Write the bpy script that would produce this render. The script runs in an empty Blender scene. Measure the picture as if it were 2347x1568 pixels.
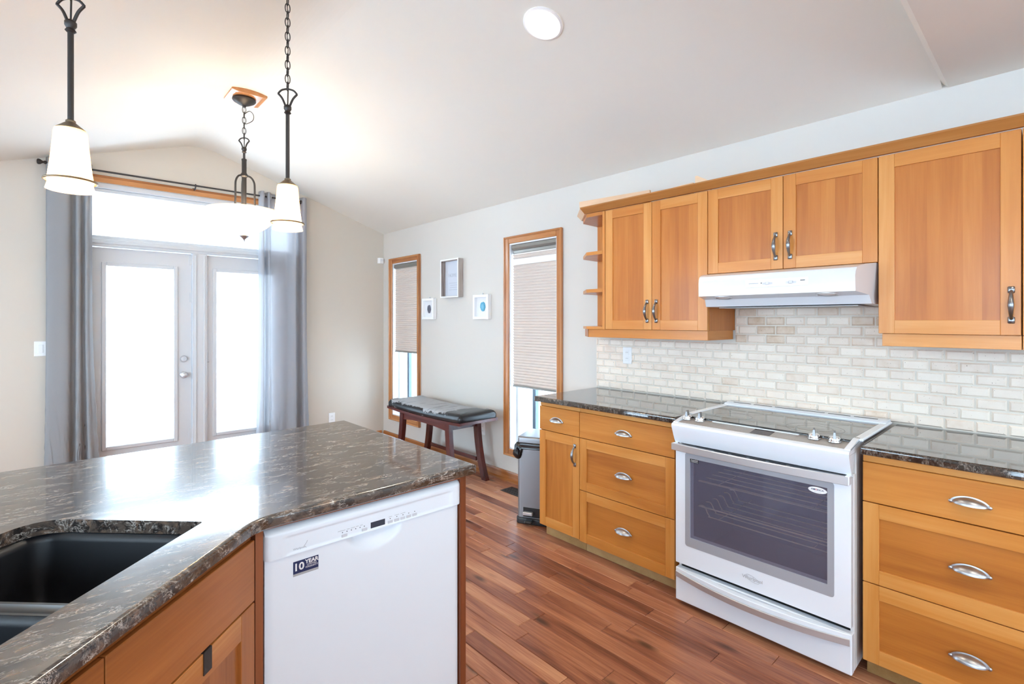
import bpy, bmesh, math, random
from mathutils import Vector, Matrix, geometry
random.seed(7)
S = bpy.context.scene
C = S.collection
R = math.radians
PI = math.pi

# ------------------------------------------------------------------ camera, sky, exposure
cam = bpy.data.cameras.new('camera')
cam.sensor_width = 36.0
cam.lens = 36.0 * 1151.9 / 2347.0
cam.shift_y = -48.84 / 2347.0
cam.clip_start = 0.02
cam_o = bpy.data.objects.new('camera', cam)
C.objects.link(cam_o)
cam_o.location = (0, 0, 1.40)
cam_o.rotation_euler = (R(90), 0, -0.741144)
S.camera = cam_o

S.view_settings.view_transform = 'Standard'
S.view_settings.look = 'None'
S.view_settings.gamma = 1.0
S.view_settings.use_curve_mapping = False
S.view_settings.exposure = 2.80
S.cycles.use_denoising = True
S.cycles.max_bounces = 14
S.cycles.diffuse_bounces = 8
S.cycles.glossy_bounces = 5
S.cycles.transparent_max_bounces = 16
S.cycles.sample_clamp_indirect = 8.0
S.cycles.caustics_reflective = False
S.cycles.caustics_refractive = False

world = bpy.data.worlds.new('overcast_sky')
S.world = world
world.use_nodes = True
wb = world.node_tree.nodes['Background']
wb.inputs[0].default_value = (0.68, 0.86, 1.05, 1)
wb.inputs[1].default_value = 1.5


def portal(loc, rot, w, h):
    l = bpy.data.lights.new('window_portal', 'AREA')
    l.shape = 'RECTANGLE'
    l.size, l.size_y = w, h
    l.cycles.is_portal = True
    o = bpy.data.objects.new('window_portal', l)
    C.objects.link(o)
    o.location, o.rotation_euler = loc, rot


XW, YF = 2.95, 5.52            # right wall and far wall planes
XL, YB = -2.7, -3.4            # left wall and back wall planes
RX, RZ, EZ = 1.04, 3.07, 2.44  # ridge x, ridge height, eaves height
# daylight openings: (far doors, two slim right windows, added windows in the left and back walls)
portal((1.06, YF + 0.10, 1.28), (R(-90), 0, 0), 1.8, 2.6)
portal((XW + 0.12, 2.97, 1.18), (0, R(90), 0), 1.76, 0.56)
portal((XW + 0.12, 5.02, 1.18), (0, R(90), 0), 1.76, 0.54)
portal((XL - 0.05, 3.05, 1.27), (0, R(-90), 0), 2.05, 3.1)
portal((XL - 0.05, -1.0, 1.27), (0, R(-90), 0), 2.05, 3.6)
portal((-1.4, YB - 0.05, 1.5), (R(90), 0, 0), 2.0, 1.4)
portal((1.35, YB - 0.05, 1.5), (R(90), 0, 0), 2.0, 1.4)


def zroof(x):
    return RZ - 0.3297 * abs(x - RX)


# ------------------------------------------------------------------ materials
def mat(name):
    m = bpy.data.materials.new(name)
    m.use_nodes = True
    nt = m.node_tree
    return m, nt, nt.nodes['Principled BSDF'], nt.nodes['Material Output']


def srgb(r, g, b):
    f = lambda c: c / 12.92 if c <= 0.04045 else ((c + 0.055) / 1.055) ** 2.4
    return (f(r / 255), f(g / 255), f(b / 255), 1)


def plain(name, col, rough=0.5, metal=0.0, coat=0.0, spec=0.5, emit=None, es=0.0, bump=0.0, bscale=200):
    m, nt, p, o = mat(name)
    p.inputs['Base Color'].default_value = col
    p.inputs['Roughness'].default_value = rough
    p.inputs['Metallic'].default_value = metal
    p.inputs['Coat Weight'].default_value = coat
    p.inputs['Coat Roughness'].default_value = 0.08
    p.inputs['Specular IOR Level'].default_value = spec
    if emit:
        p.inputs['Emission Color'].default_value = emit
        p.inputs['Emission Strength'].default_value = es
    if bump:
        tc = nt.nodes.new('ShaderNodeTexCoord')
        n = nt.nodes.new('ShaderNodeTexNoise')
        n.inputs['Scale'].default_value = bscale
        n.inputs['Detail'].default_value = 3
        b = nt.nodes.new('ShaderNodeBump')
        b.inputs['Strength'].default_value = bump
        b.inputs['Distance'].default_value = 0.002
        nt.links.new(tc.outputs['Object'], n.inputs['Vector'])
        nt.links.new(n.outputs['Fac'], b.inputs['Height'])
        nt.links.new(b.outputs['Normal'], p.inputs['Normal'])
    return m


def ramp(nt, stops):
    r = nt.nodes.new('ShaderNodeValToRGB')
    e = r.color_ramp.elements
    e[0].position, e[0].color = stops[0]
    e[1].position, e[1].color = stops[-1]
    for pos, col in stops[1:-1]:
        x = e.new(pos)
        x.color = col
    return r


def math_node(nt, op, a, b=None, c=None):
    n = nt.nodes.new('ShaderNodeMath')
    n.operation = op
    for i, v in enumerate((a, b, c)):
        if v is None:
            continue
        if isinstance(v, (int, float)):
            n.inputs[i].default_value = v
        else:
            nt.links.new(v, n.inputs[i])
    return n.outputs[0]


def mixcol(nt, fac, a, b, mode='MIX'):
    n = nt.nodes.new('ShaderNodeMix')
    n.data_type = 'RGBA'
    n.blend_type = mode
    for sock, v in ((n.inputs[0], fac), (n.inputs[6], a), (n.inputs[7], b)):
        if isinstance(v, (int, float)):
            sock.default_value = v
        elif isinstance(v, tuple):
            sock.default_value = v
        else:
            nt.links.new(v, sock)
    return n.outputs[2]


def wood(name, axis, stops, rough=0.42, coat=0.35, k=1.0, spread=0.20, knots=0.0, bump=0.03, soft=0.75, fine=0.24):
    """Board wood: grain along a local axis; the face attribute 'tint' shifts tone and grain from board to board."""
    m, nt, p, o = mat(name)
    L = nt.links
    tc = nt.nodes.new('ShaderNodeTexCoord')
    at = nt.nodes.new('ShaderNodeAttribute')
    at.attribute_name = 'tint'
    mp = nt.nodes.new('ShaderNodeMapping')
    sc = [9.0, 9.0, 9.0]
    sc[axis] = 0.8
    mp.inputs['Scale'].default_value = [s * k for s in sc]
    L.new(tc.outputs['Object'], mp.inputs['Vector'])
    off = nt.nodes.new('ShaderNodeCombineXYZ')
    t37 = math_node(nt, 'MULTIPLY', at.outputs['Fac'], 37.0)
    for i in range(3):
        L.new(t37, off.inputs[i])
    L.new(off.outputs[0], mp.inputs['Location'])
    n1 = nt.nodes.new('ShaderNodeTexNoise')
    n1.inputs['Scale'].default_value = 1.6
    n1.inputs['Detail'].default_value = 6
    n1.inputs['Roughness'].default_value = 0.5
    n1.inputs['Distortion'].default_value = 0.5
    L.new(mp.outputs[0], n1.inputs['Vector'])
    mp2 = nt.nodes.new('ShaderNodeMapping')
    sc2 = [70.0, 70.0, 70.0]
    sc2[axis] = 2.5
    mp2.inputs['Scale'].default_value = sc2
    L.new(tc.outputs['Object'], mp2.inputs['Vector'])
    L.new(off.outputs[0], mp2.inputs['Location'])
    n2 = nt.nodes.new('ShaderNodeTexNoise')
    n2.inputs['Scale'].default_value = 2.0
    n2.inputs['Detail'].default_value = 4
    L.new(mp2.outputs[0], n2.inputs['Vector'])
    a = math_node(nt, 'MULTIPLY_ADD', n2.outputs['Fac'], fine, -fine / 2)
    b = math_node(nt, 'ADD', math_node(nt, 'MULTIPLY_ADD', n1.outputs['Fac'], soft, .5 - .5 * soft), a)
    t0 = math_node(nt, 'MULTIPLY_ADD', at.outputs['Fac'], spread * 2, -spread)
    c = math_node(nt, 'ADD', b, t0)
    rp = ramp(nt, stops)
    L.new(c, rp.inputs[0])
    col = rp.outputs[0]
    if knots:
        mk = nt.nodes.new('ShaderNodeMapping')
        sk = [9.0, 9.0, 9.0]
        sk[axis] = 3.0
        mk.inputs['Scale'].default_value = sk
        L.new(tc.outputs['Object'], mk.inputs['Vector'])
        L.new(off.outputs[0], mk.inputs['Location'])
        v = nt.nodes.new('ShaderNodeTexVoronoi')
        v.inputs['Scale'].default_value = 0.8
        L.new(mk.outputs[0], v.inputs['Vector'])
        kf = nt.nodes.new('ShaderNodeMapRange')
        kf.inputs[1].default_value = 0.05
        kf.inputs[2].default_value = 0.17
        kf.inputs[3].default_value = knots
        kf.inputs[4].default_value = 0.0
        L.new(v.outputs['Distance'], kf.inputs[0])
        col = mixcol(nt, kf.outputs[0], col, (0.02, 0.010, 0.006, 1))
    L.new(col, p.inputs['Base Color'])
    p.inputs['Roughness'].default_value = rough
    p.inputs['Coat Weight'].default_value = coat
    p.inputs['Coat Roughness'].default_value = 0.19
    p.inputs['Specular IOR Level'].default_value = 0.3
    if bump:
        bn = nt.nodes.new('ShaderNodeBump')
        bn.inputs['Strength'].default_value = bump
        bn.inputs['Distance'].default_value = 0.003
        L.new(b, bn.inputs['Height'])
        L.new(bn.outputs['Normal'], p.inputs['Normal'])
    return m


CAB = [(0.10, srgb(152, 82, 28)), (0.40, srgb(186, 112, 46)), (0.60, srgb(202, 132, 62)), (0.92, srgb(222, 164, 98))]
LOW = [(0.10, srgb(146, 80, 26)), (0.42, srgb(184, 115, 46)), (0.60, srgb(199, 131, 58)), (0.92, srgb(218, 160, 90))]
M = {}
for i, a in enumerate('xyz'):
    M['cab_' + a] = wood('alder_upper_' + a, i, CAB, fine=0.15, soft=0.6)
    M['low_' + a] = wood('alder_lower_' + a, i, LOW, fine=0.18, soft=0.8)
    M['trim_' + a] = wood('oak_trim_' + a, i, [(0.2, srgb(140, 82, 42)), (0.5, srgb(186, 122, 70)), (0.8, srgb(206, 148, 96))], rough=0.22, coat=0.4, k=1.6)
    M['crown_' + a] = wood('alder_crown_' + a, i, [(0.2, srgb(150, 94, 44)), (0.5, srgb(172, 114, 58)), (0.8, srgb(190, 134, 76))], rough=0.4)
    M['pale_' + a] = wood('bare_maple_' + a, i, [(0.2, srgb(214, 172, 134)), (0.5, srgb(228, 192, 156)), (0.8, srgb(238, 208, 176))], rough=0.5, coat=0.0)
    M['mahog_' + a] = wood('mahogany_' + a, i, [(0.2, srgb(48, 18, 16)), (0.5, srgb(86, 36, 30)), (0.85, srgb(122, 56, 46))], rough=0.25, coat=0.4)
    M['endp_' + a] = wood('stained_end_' + a, i, [(0.2, srgb(104, 54, 30)), (0.5, srgb(130, 70, 40)), (0.85, srgb(150, 88, 52))], rough=0.35)
    M['isl_' + a] = wood('alder_island_' + a, i, [(0.18, srgb(124, 68, 28)), (0.45, srgb(164, 99, 46)), (0.62, srgb(180, 114, 56)), (0.85, srgb(202, 142, 80))], k=0.8)
M['floor'] = wood('hand_scraped_planks', 1, [(0.10, srgb(92, 52, 40)), (0.36, srgb(138, 84, 62)), (0.56, srgb(170, 112, 82)), (0.90, srgb(206, 154, 116))], rough=0.30, coat=0.15, k=1.3, spread=0.24, soft=0.9, fine=0.5, knots=0.75, bump=0.12)
M['kick'] = wood('toe_kick', 1, [(0.2, srgb(150, 116, 70)), (0.5, srgb(170, 136, 88)), (0.8, srgb(186, 154, 106))], rough=0.5, coat=0.0)
M['rustic'] = wood('weathered_frame', 2, [(0.2, srgb(120, 100, 92)), (0.5, srgb(172, 160, 152)), (0.8, srgb(206, 196, 188))], rough=0.7, coat=0.0, k=3)

M['wall_k'] = plain('paint_right_wall', srgb(212, 208, 201), 0.7, bump=0.04, bscale=120)
M['wall_f'] = plain('paint_far_wall', srgb(208, 199, 186), 0.7, bump=0.04, bscale=120)
M['ceil'] = plain('ceiling_paint', srgb(231, 229, 221), 0.8, bump=0.03, bscale=90)
M['white'] = plain('white_enamel', srgb(230, 237, 245), 0.18, coat=0.3)
M['hoodwhite'] = plain('hood_enamel', srgb(216, 219, 223), 0.25, coat=0.2)
M['dw'] = plain('white_plastic', srgb(226, 233, 240), 0.28)
M['pvc'] = plain('white_door_paint', srgb(208, 211, 214), 0.35)
M['binsteel'] = plain('bin_steel', srgb(150, 151, 154), 0.42, 1.0)
M['plate'] = plain('switch_plate', srgb(240, 240, 240), 0.3)
M['offwhite'] = plain('offwhite_side', srgb(214, 214, 214), 0.35)
M['bronze'] = plain('dark_bronze', srgb(66, 62, 60), 0.45, 0.6, bump=0.1, bscale=300)
M['bronze2'] = plain('aged_bronze', srgb(120, 104, 84), 0.4, 0.7)
M['steel'] = plain('brushed_steel', srgb(206, 206, 208), 0.38, 0.75)
M['pewter_dark'] = plain('aged_pewter', srgb(142, 144, 148), 0.28, 1.0)
M['pewter'] = plain('pewter_pull', srgb(178, 180, 184), 0.36, 1.0)
M['chrome'] = plain('chrome', srgb(225, 226, 228), 0.08, 1.0)
M['black'] = plain('black_plastic', srgb(26, 27, 30), 0.35)
M['gap'] = plain('dark_gap', srgb(14, 14, 16), 0.7)
M['grey'] = plain('grey_plastic', srgb(165, 166, 168), 0.35)
M['ovenframe'] = plain('silver_glass_border', srgb(168, 172, 180), 0.25, 0.15)
M['panel'] = plain('control_panel_silver', srgb(176, 172, 168), 0.3, 0.35)
M['display'] = plain('display_glass', srgb(58, 48, 58), 0.1)
M['lcd'] = plain('lcd_window', srgb(52, 62, 76), 0.12)
M['faint'] = plain('grey_print', srgb(176, 178, 182), 0.4)
M['dot'] = plain('dark_print', srgb(70, 72, 76), 0.4)
M['button'] = plain('pale_button', srgb(200, 202, 208), 0.35)
M['navy'] = plain('navy_label', srgb(28, 42, 84), 0.3)
M['labelink'] = plain('white_label_ink', srgb(226, 226, 226), 0.35)
M['red'] = plain('red_ink', srgb(200, 60, 70), 0.4)
M['inkblue'] = plain('navy_ink', srgb(30, 52, 92), 0.4)
M['sink'] = plain('black_composite', srgb(22, 24, 28), 0.40, bump=0.05, bscale=900)
M['cook'] = plain('black_ceran', srgb(40, 40, 38), 0.04, spec=0.9, coat=0.3)
M['ring'] = plain('burner_print', srgb(96, 94, 90), 0.2)
M['ovenin'] = plain('oven_enamel', srgb(104, 102, 122), 0.35)
M['rack'] = plain('oven_rack_wire', srgb(244, 224, 184), 0.35)
M['linerr'] = plain('black_bin_bag', srgb(18, 20, 24), 0.18, coat=0.3)
M['agate_g'] = plain('grey_agate', srgb(112, 112, 124), 0.3)
M['agate_b'] = plain('blue_agate', srgb(70, 158, 188), 0.3)
M['mount'] = plain('white_mount', srgb(226, 228, 230), 0.6)
M['paper'] = plain('grey_print_paper', srgb(206, 212, 222), 0.35)
M['paperink'] = plain('pale_grey_ink', srgb(188, 194, 204), 0.5)
M['agate_g2'] = plain('grey_agate_core', srgb(92, 92, 104), 0.3)
M['agate_b2'] = plain('blue_agate_core', srgb(104, 176, 202), 0.3)
M['headrail'] = plain('blind_headrail', srgb(150, 148, 142), 0.3, 0.5)
M['vinylstile'] = plain('window_vinyl', srgb(232, 235, 238), 0.3)
M['seal'] = plain('blue_grey_seal', srgb(104, 124, 140), 0.4)
M['bounce_white'] = plain('bounce_ground', srgb(244, 246, 250), 0.8)  # white ground, added to bounce daylight into the room
M['grout'] = plain('grout', srgb(220, 213, 202), 0.85)
M['register'] = plain('iron_register', srgb(44, 40, 38), 0.5, 0.3)
M['socket'] = plain('socket_slot', srgb(120, 118, 116), 0.5)
M['woodcrown'] = M['pale_y']


def granite(name, dark, rough, coat_rough):
    m, nt, p, o = mat(name)
    L = nt.links
    tc = nt.nodes.new('ShaderNodeTexCoord')
    mp = nt.nodes.new('ShaderNodeMapping')
    mp.inputs['Rotation'].default_value = (0.2, 0.15, 0.74)
    mp.inputs['Scale'].default_value = (0.75, 2.2, 1.6)
    L.new(tc.outputs['Object'], mp.inputs['Vector'])

    def noise(sc, det, ro, dist):
        n = nt.nodes.new('ShaderNodeTexNoise')
        n.inputs['Scale'].default_value = sc
        n.inputs['Detail'].default_value = det
        n.inputs['Roughness'].default_value = ro
        n.inputs['Distortion'].default_value = dist
        L.new(mp.outputs[0], n.inputs['Vector'])
        return n.outputs['Fac']

    def maprange(v, a, b, c=0.0, d=1.0):
        m_ = nt.nodes.new('ShaderNodeMapRange')
        for i, q in enumerate((a, b, c, d)):
            m_.inputs[i + 1].default_value = q
        L.new(v, m_.inputs[0])
        return m_.outputs[0]
    base = noise(24, 8, .68, .6)
    rp = ramp(nt, [(0.32, srgb(22, 20, 21)), (0.46, srgb(54, 47, 44)), (0.56, srgb(88, 76, 67)), (0.70, srgb(66, 58, 55))])
    L.new(base, rp.inputs[0])
    vein = math_node(nt, 'ABSOLUTE', math_node(nt, 'SUBTRACT', noise(26, 8, .70, .8), 0.5))
    vf = math_node(nt, 'MULTIPLY', maprange(vein, 0.0, 0.030, 1, 0), maprange(noise(16, 5, .65, .3), 0.46, 0.60))
    tan_ = math_node(nt, 'MULTIPLY', maprange(noise(20, 7, .7, .6), 0.54, 0.66), .55)
    col = mixcol(nt, tan_, rp.outputs[0], srgb(150, 120, 98))
    col = mixcol(nt, vf, col, srgb(206, 196, 186))
    col = mixcol(nt, 1.0, col, (dark, dark, dark, 1), 'MULTIPLY')
    L.new(col, p.inputs['Base Color'])
    p.inputs['Roughness'].default_value = rough
    p.inputs['Specular IOR Level'].default_value = 0.9
    p.inputs['Coat Weight'].default_value = 0.5
    p.inputs['Coat IOR'].default_value = 1.55
    p.inputs['Coat Roughness'].default_value = coat_rough
    return m


M['granite'] = granite('brown_quartz', 0.85, 0.20, 0.045)
M['granite2'] = granite('brown_quartz_shaded', 0.5, 0.05, 0.03)  # the island's stone again, with shade darkened into its colour


def tile_mat():
    m, nt, p, o = mat('tumbled_travertine')
    L = nt.links
    tc = nt.nodes.new('ShaderNodeTexCoord')
    at = nt.nodes.new('ShaderNodeAttribute')
    at.attribute_name = 'tint'
    rp = ramp(nt, [(0.0, srgb(245, 233, 218)), (0.55, srgb(235, 220, 205)), (0.82, srgb(222, 201, 180)), (1.0, srgb(206, 178, 150))])
    n = nt.nodes.new('ShaderNodeTexNoise')
    n.inputs['Scale'].default_value = 22
    n.inputs['Detail'].default_value = 6
    L.new(tc.outputs['Object'], n.inputs['Vector'])
    f = math_node(nt, 'ADD', at.outputs['Fac'], math_node(nt, 'MULTIPLY_ADD', n.outputs['Fac'], 0.7, -0.35))
    L.new(f, rp.inputs[0])
    v = nt.nodes.new('ShaderNodeTexNoise')
    v.inputs['Scale'].default_value = 150
    v.inputs['Detail'].default_value = 2
    L.new(tc.outputs['Object'], v.inputs['Vector'])
    pit = nt.nodes.new('ShaderNodeMapRange')
    pit.inputs[1].default_value = 0.70
    pit.inputs[2].default_value = 0.76
    L.new(v.outputs['Fac'], pit.inputs[0])
    col = mixcol(nt, pit.outputs[0], rp.outputs[0], srgb(140, 116, 92))
    L.new(col, p.inputs['Base Color'])
    p.inputs['Roughness'].default_value = 0.5
    b = nt.nodes.new('ShaderNodeBump')
    b.inputs['Strength'].default_value = 0.3
    b.inputs['Distance'].default_value = 0.002
    L.new(n.outputs['Fac'], b.inputs['Height'])
    L.new(b.outputs['Normal'], p.inputs['Normal'])
    return m


M['tile'] = tile_mat()


def glass_mat(name, tint, refl=0.07, rough=0.0):
    m, nt, p, o = mat(name)
    L = nt.links
    nt.nodes.remove(p)
    t = nt.nodes.new('ShaderNodeBsdfTransparent')
    t.inputs[0].default_value = tint
    g = nt.nodes.new('ShaderNodeBsdfGlossy')
    g.inputs['Roughness'].default_value = rough
    lw = nt.nodes.new('ShaderNodeLayerWeight')
    lw.inputs[0].default_value = 0.5
    mx = nt.nodes.new('ShaderNodeMixShader')
    fac = math_node(nt, 'MULTIPLY_ADD', math_node(nt, 'POWER', lw.outputs['Facing'], 4.0), 0.6, 0.03)
    L.new(fac, mx.inputs[0])
    L.new(t.outputs[0], mx.inputs[1])
    L.new(g.outputs[0], mx.inputs[2])
    L.new(mx.outputs[0], o.inputs[0])
    return m


M['glass'] = glass_mat('window_glass', (0.97, 0.985, 0.98, 1))


def oven_glass():
    m, nt, p, o = mat('oven_window_glass')
    L = nt.links
    p.inputs['Base Color'].default_value = srgb(118, 116, 132)  # pane colour paints in the haze of reflections and screen mesh
    p.inputs['Roughness'].default_value = 0.05
    p.inputs['Specular IOR Level'].default_value = 0.7
    t = nt.nodes.new('ShaderNodeBsdfTransparent')
    t.inputs[0].default_value = (0.92, 0.90, 0.95, 1)
    mx = nt.nodes.new('ShaderNodeMixShader')
    mx.inputs[0].default_value = 0.38
    L.new(t.outputs[0], mx.inputs[1])
    L.new(p.outputs[0], mx.inputs[2])
    L.new(mx.outputs[0], o.inputs[0])
    return m


M['ovenglass'] = oven_glass()


def cloth(name, col, trans, weave=400, transp=0.0, bump=0.2):
    m, nt, p, o = mat(name)
    L = nt.links
    nt.nodes.remove(p)
    d = nt.nodes.new('ShaderNodeBsdfDiffuse')
    d.inputs[0].default_value = col
    t = nt.nodes.new('ShaderNodeBsdfTranslucent')
    t.inputs[0].default_value = col
    mx = nt.nodes.new('ShaderNodeMixShader')
    mx.inputs[0].default_value = trans
    L.new(d.outputs[0], mx.inputs[1])
    L.new(t.outputs[0], mx.inputs[2])
    out = mx.outputs[0]
    if transp:
        tr = nt.nodes.new('ShaderNodeBsdfTransparent')
        m2 = nt.nodes.new('ShaderNodeMixShader')
        m2.inputs[0].default_value = transp
        L.new(out, m2.inputs[1])
        L.new(tr.outputs[0], m2.inputs[2])
        out = m2.outputs[0]
    if bump:
        tc = nt.nodes.new('ShaderNodeTexCoord')
        mp = nt.nodes.new('ShaderNodeMapping')
        mp.inputs['Scale'].default_value = (0.3, 0.3, 1.0)
        L.new(tc.outputs['Object'], mp.inputs['Vector'])
        n = nt.nodes.new('ShaderNodeTexNoise')
        n.inputs['Scale'].default_value = weave
        L.new(mp.outputs[0], n.inputs['Vector'])
        b = nt.nodes.new('ShaderNodeBump')
        b.inputs['Strength'].default_value = bump
        b.inputs['Distance'].default_value = 0.002
        L.new(n.outputs['Fac'], b.inputs['Height'])
        for nd in (d, t):
            L.new(b.outputs['Normal'], nd.inputs['Normal'])
    L.new(out, o.inputs[0])
    return m


M['curtain'] = cloth('grey_curtain', srgb(164, 164, 165), 0.22, transp=0.0)
M['curtain_thin'] = cloth('grey_curtain_sheer', srgb(196, 196, 200), 0.40, transp=0.16)
M['pleat'] = cloth('beige_cellular_fabric', srgb(214, 202, 192), 0.031, bump=0)
M['shade'] = cloth('frosted_lamp_glass', (1.0, 0.88, 0.68, 1), 0.55, bump=0)
M['bowl'] = cloth('alabaster_bowl_glass', (1.0, 0.88, 0.72, 1), 0.55, bump=0)
M['bulb'] = plain('warm_bulb', (1, 0.9, 0.7, 1), 0.4, emit=(1.0, 0.80, 0.50, 1), es=6.0)
M['diffuser'] = plain('downlight_diffuser', (1, 1, 1, 1), 0.4, emit=(1.0, 0.90, 0.74, 1), es=4.0)


def torn_leather():
    m, nt, p, o = mat('peeling_black_leather')
    L = nt.links
    tc = nt.nodes.new('ShaderNodeTexCoord')
    sp = nt.nodes.new('ShaderNodeSeparateXYZ')
    L.new(tc.outputs['Object'], sp.inputs[0])
    n = nt.nodes.new('ShaderNodeTexNoise')
    n.inputs['Scale'].default_value = 9
    n.inputs['Detail'].default_value = 6
    n.inputs['Roughness'].default_value = 0.7
    L.new(tc.outputs['Object'], n.inputs['Vector'])
    # worn zone: a patch over the middle and far end of the seat, ragged at its edge
    ay = math_node(nt, 'ABSOLUTE', math_node(nt, 'SUBTRACT', sp.outputs[1], 0.10))
    ax = math_node(nt, 'ABSOLUTE', sp.outputs[0])
    ey = math_node(nt, 'SUBTRACT', 0.49, ay)
    ex = math_node(nt, 'MULTIPLY', math_node(nt, 'SUBTRACT', 0.205, ax), 1.6)
    dmin = math_node(nt, 'MINIMUM', ey, ex)
    w = math_node(nt, 'ADD', dmin, math_node(nt, 'MULTIPLY_ADD', n.outputs['Fac'], 0.26, -0.16))
    mk = nt.nodes.new('ShaderNodeMapRange')
    mk.inputs[1].default_value = 0.0
    mk.inputs[2].default_value = 0.008
    L.new(w, mk.inputs[0])
    # cracks where strips of leather remain
    mp = nt.nodes.new('ShaderNodeMapping')
    mp.inputs['Scale'].default_value = (4, 26, 1)
    mp.inputs['Rotation'].default_value = (0, 0, 0.25)
    L.new(tc.outputs['Object'], mp.inputs['Vector'])
    n2 = nt.nodes.new('ShaderNodeTexNoise')
    n2.inputs['Scale'].default_value = 1.3
    n2.inputs['Detail'].default_value = 4
    L.new(mp.outputs[0], n2.inputs['Vector'])
    ck = nt.nodes.new('ShaderNodeMapRange')
    ck.inputs[1].default_value = 0.62
    ck.inputs[2].default_value = 0.66
    ck.inputs[3].default_value = 1.0
    ck.inputs[4].default_value = 0.25
    L.new(n2.outputs['Fac'], ck.inputs[0])
    f = math_node(nt, 'MULTIPLY', mk.outputs[0], ck.outputs[0])
    col = mixcol(nt, f, srgb(24, 24, 27), srgb(172, 174, 178))
    L.new(col, p.inputs['Base Color'])
    r = math_node(nt, 'MULTIPLY_ADD', f, 0.5, 0.28)
    L.new(r, p.inputs['Roughness'])
    b = nt.nodes.new('ShaderNodeBump')
    b.inputs['Strength'].default_value = 0.35
    b.inputs['Distance'].default_value = 0.004
    L.new(math_node(nt, 'SUBTRACT', n.outputs['Fac'], f), b.inputs['Height'])
    L.new(b.outputs['Normal'], p.inputs['Normal'])
    return m


M['leather'] = torn_leather()


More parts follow.
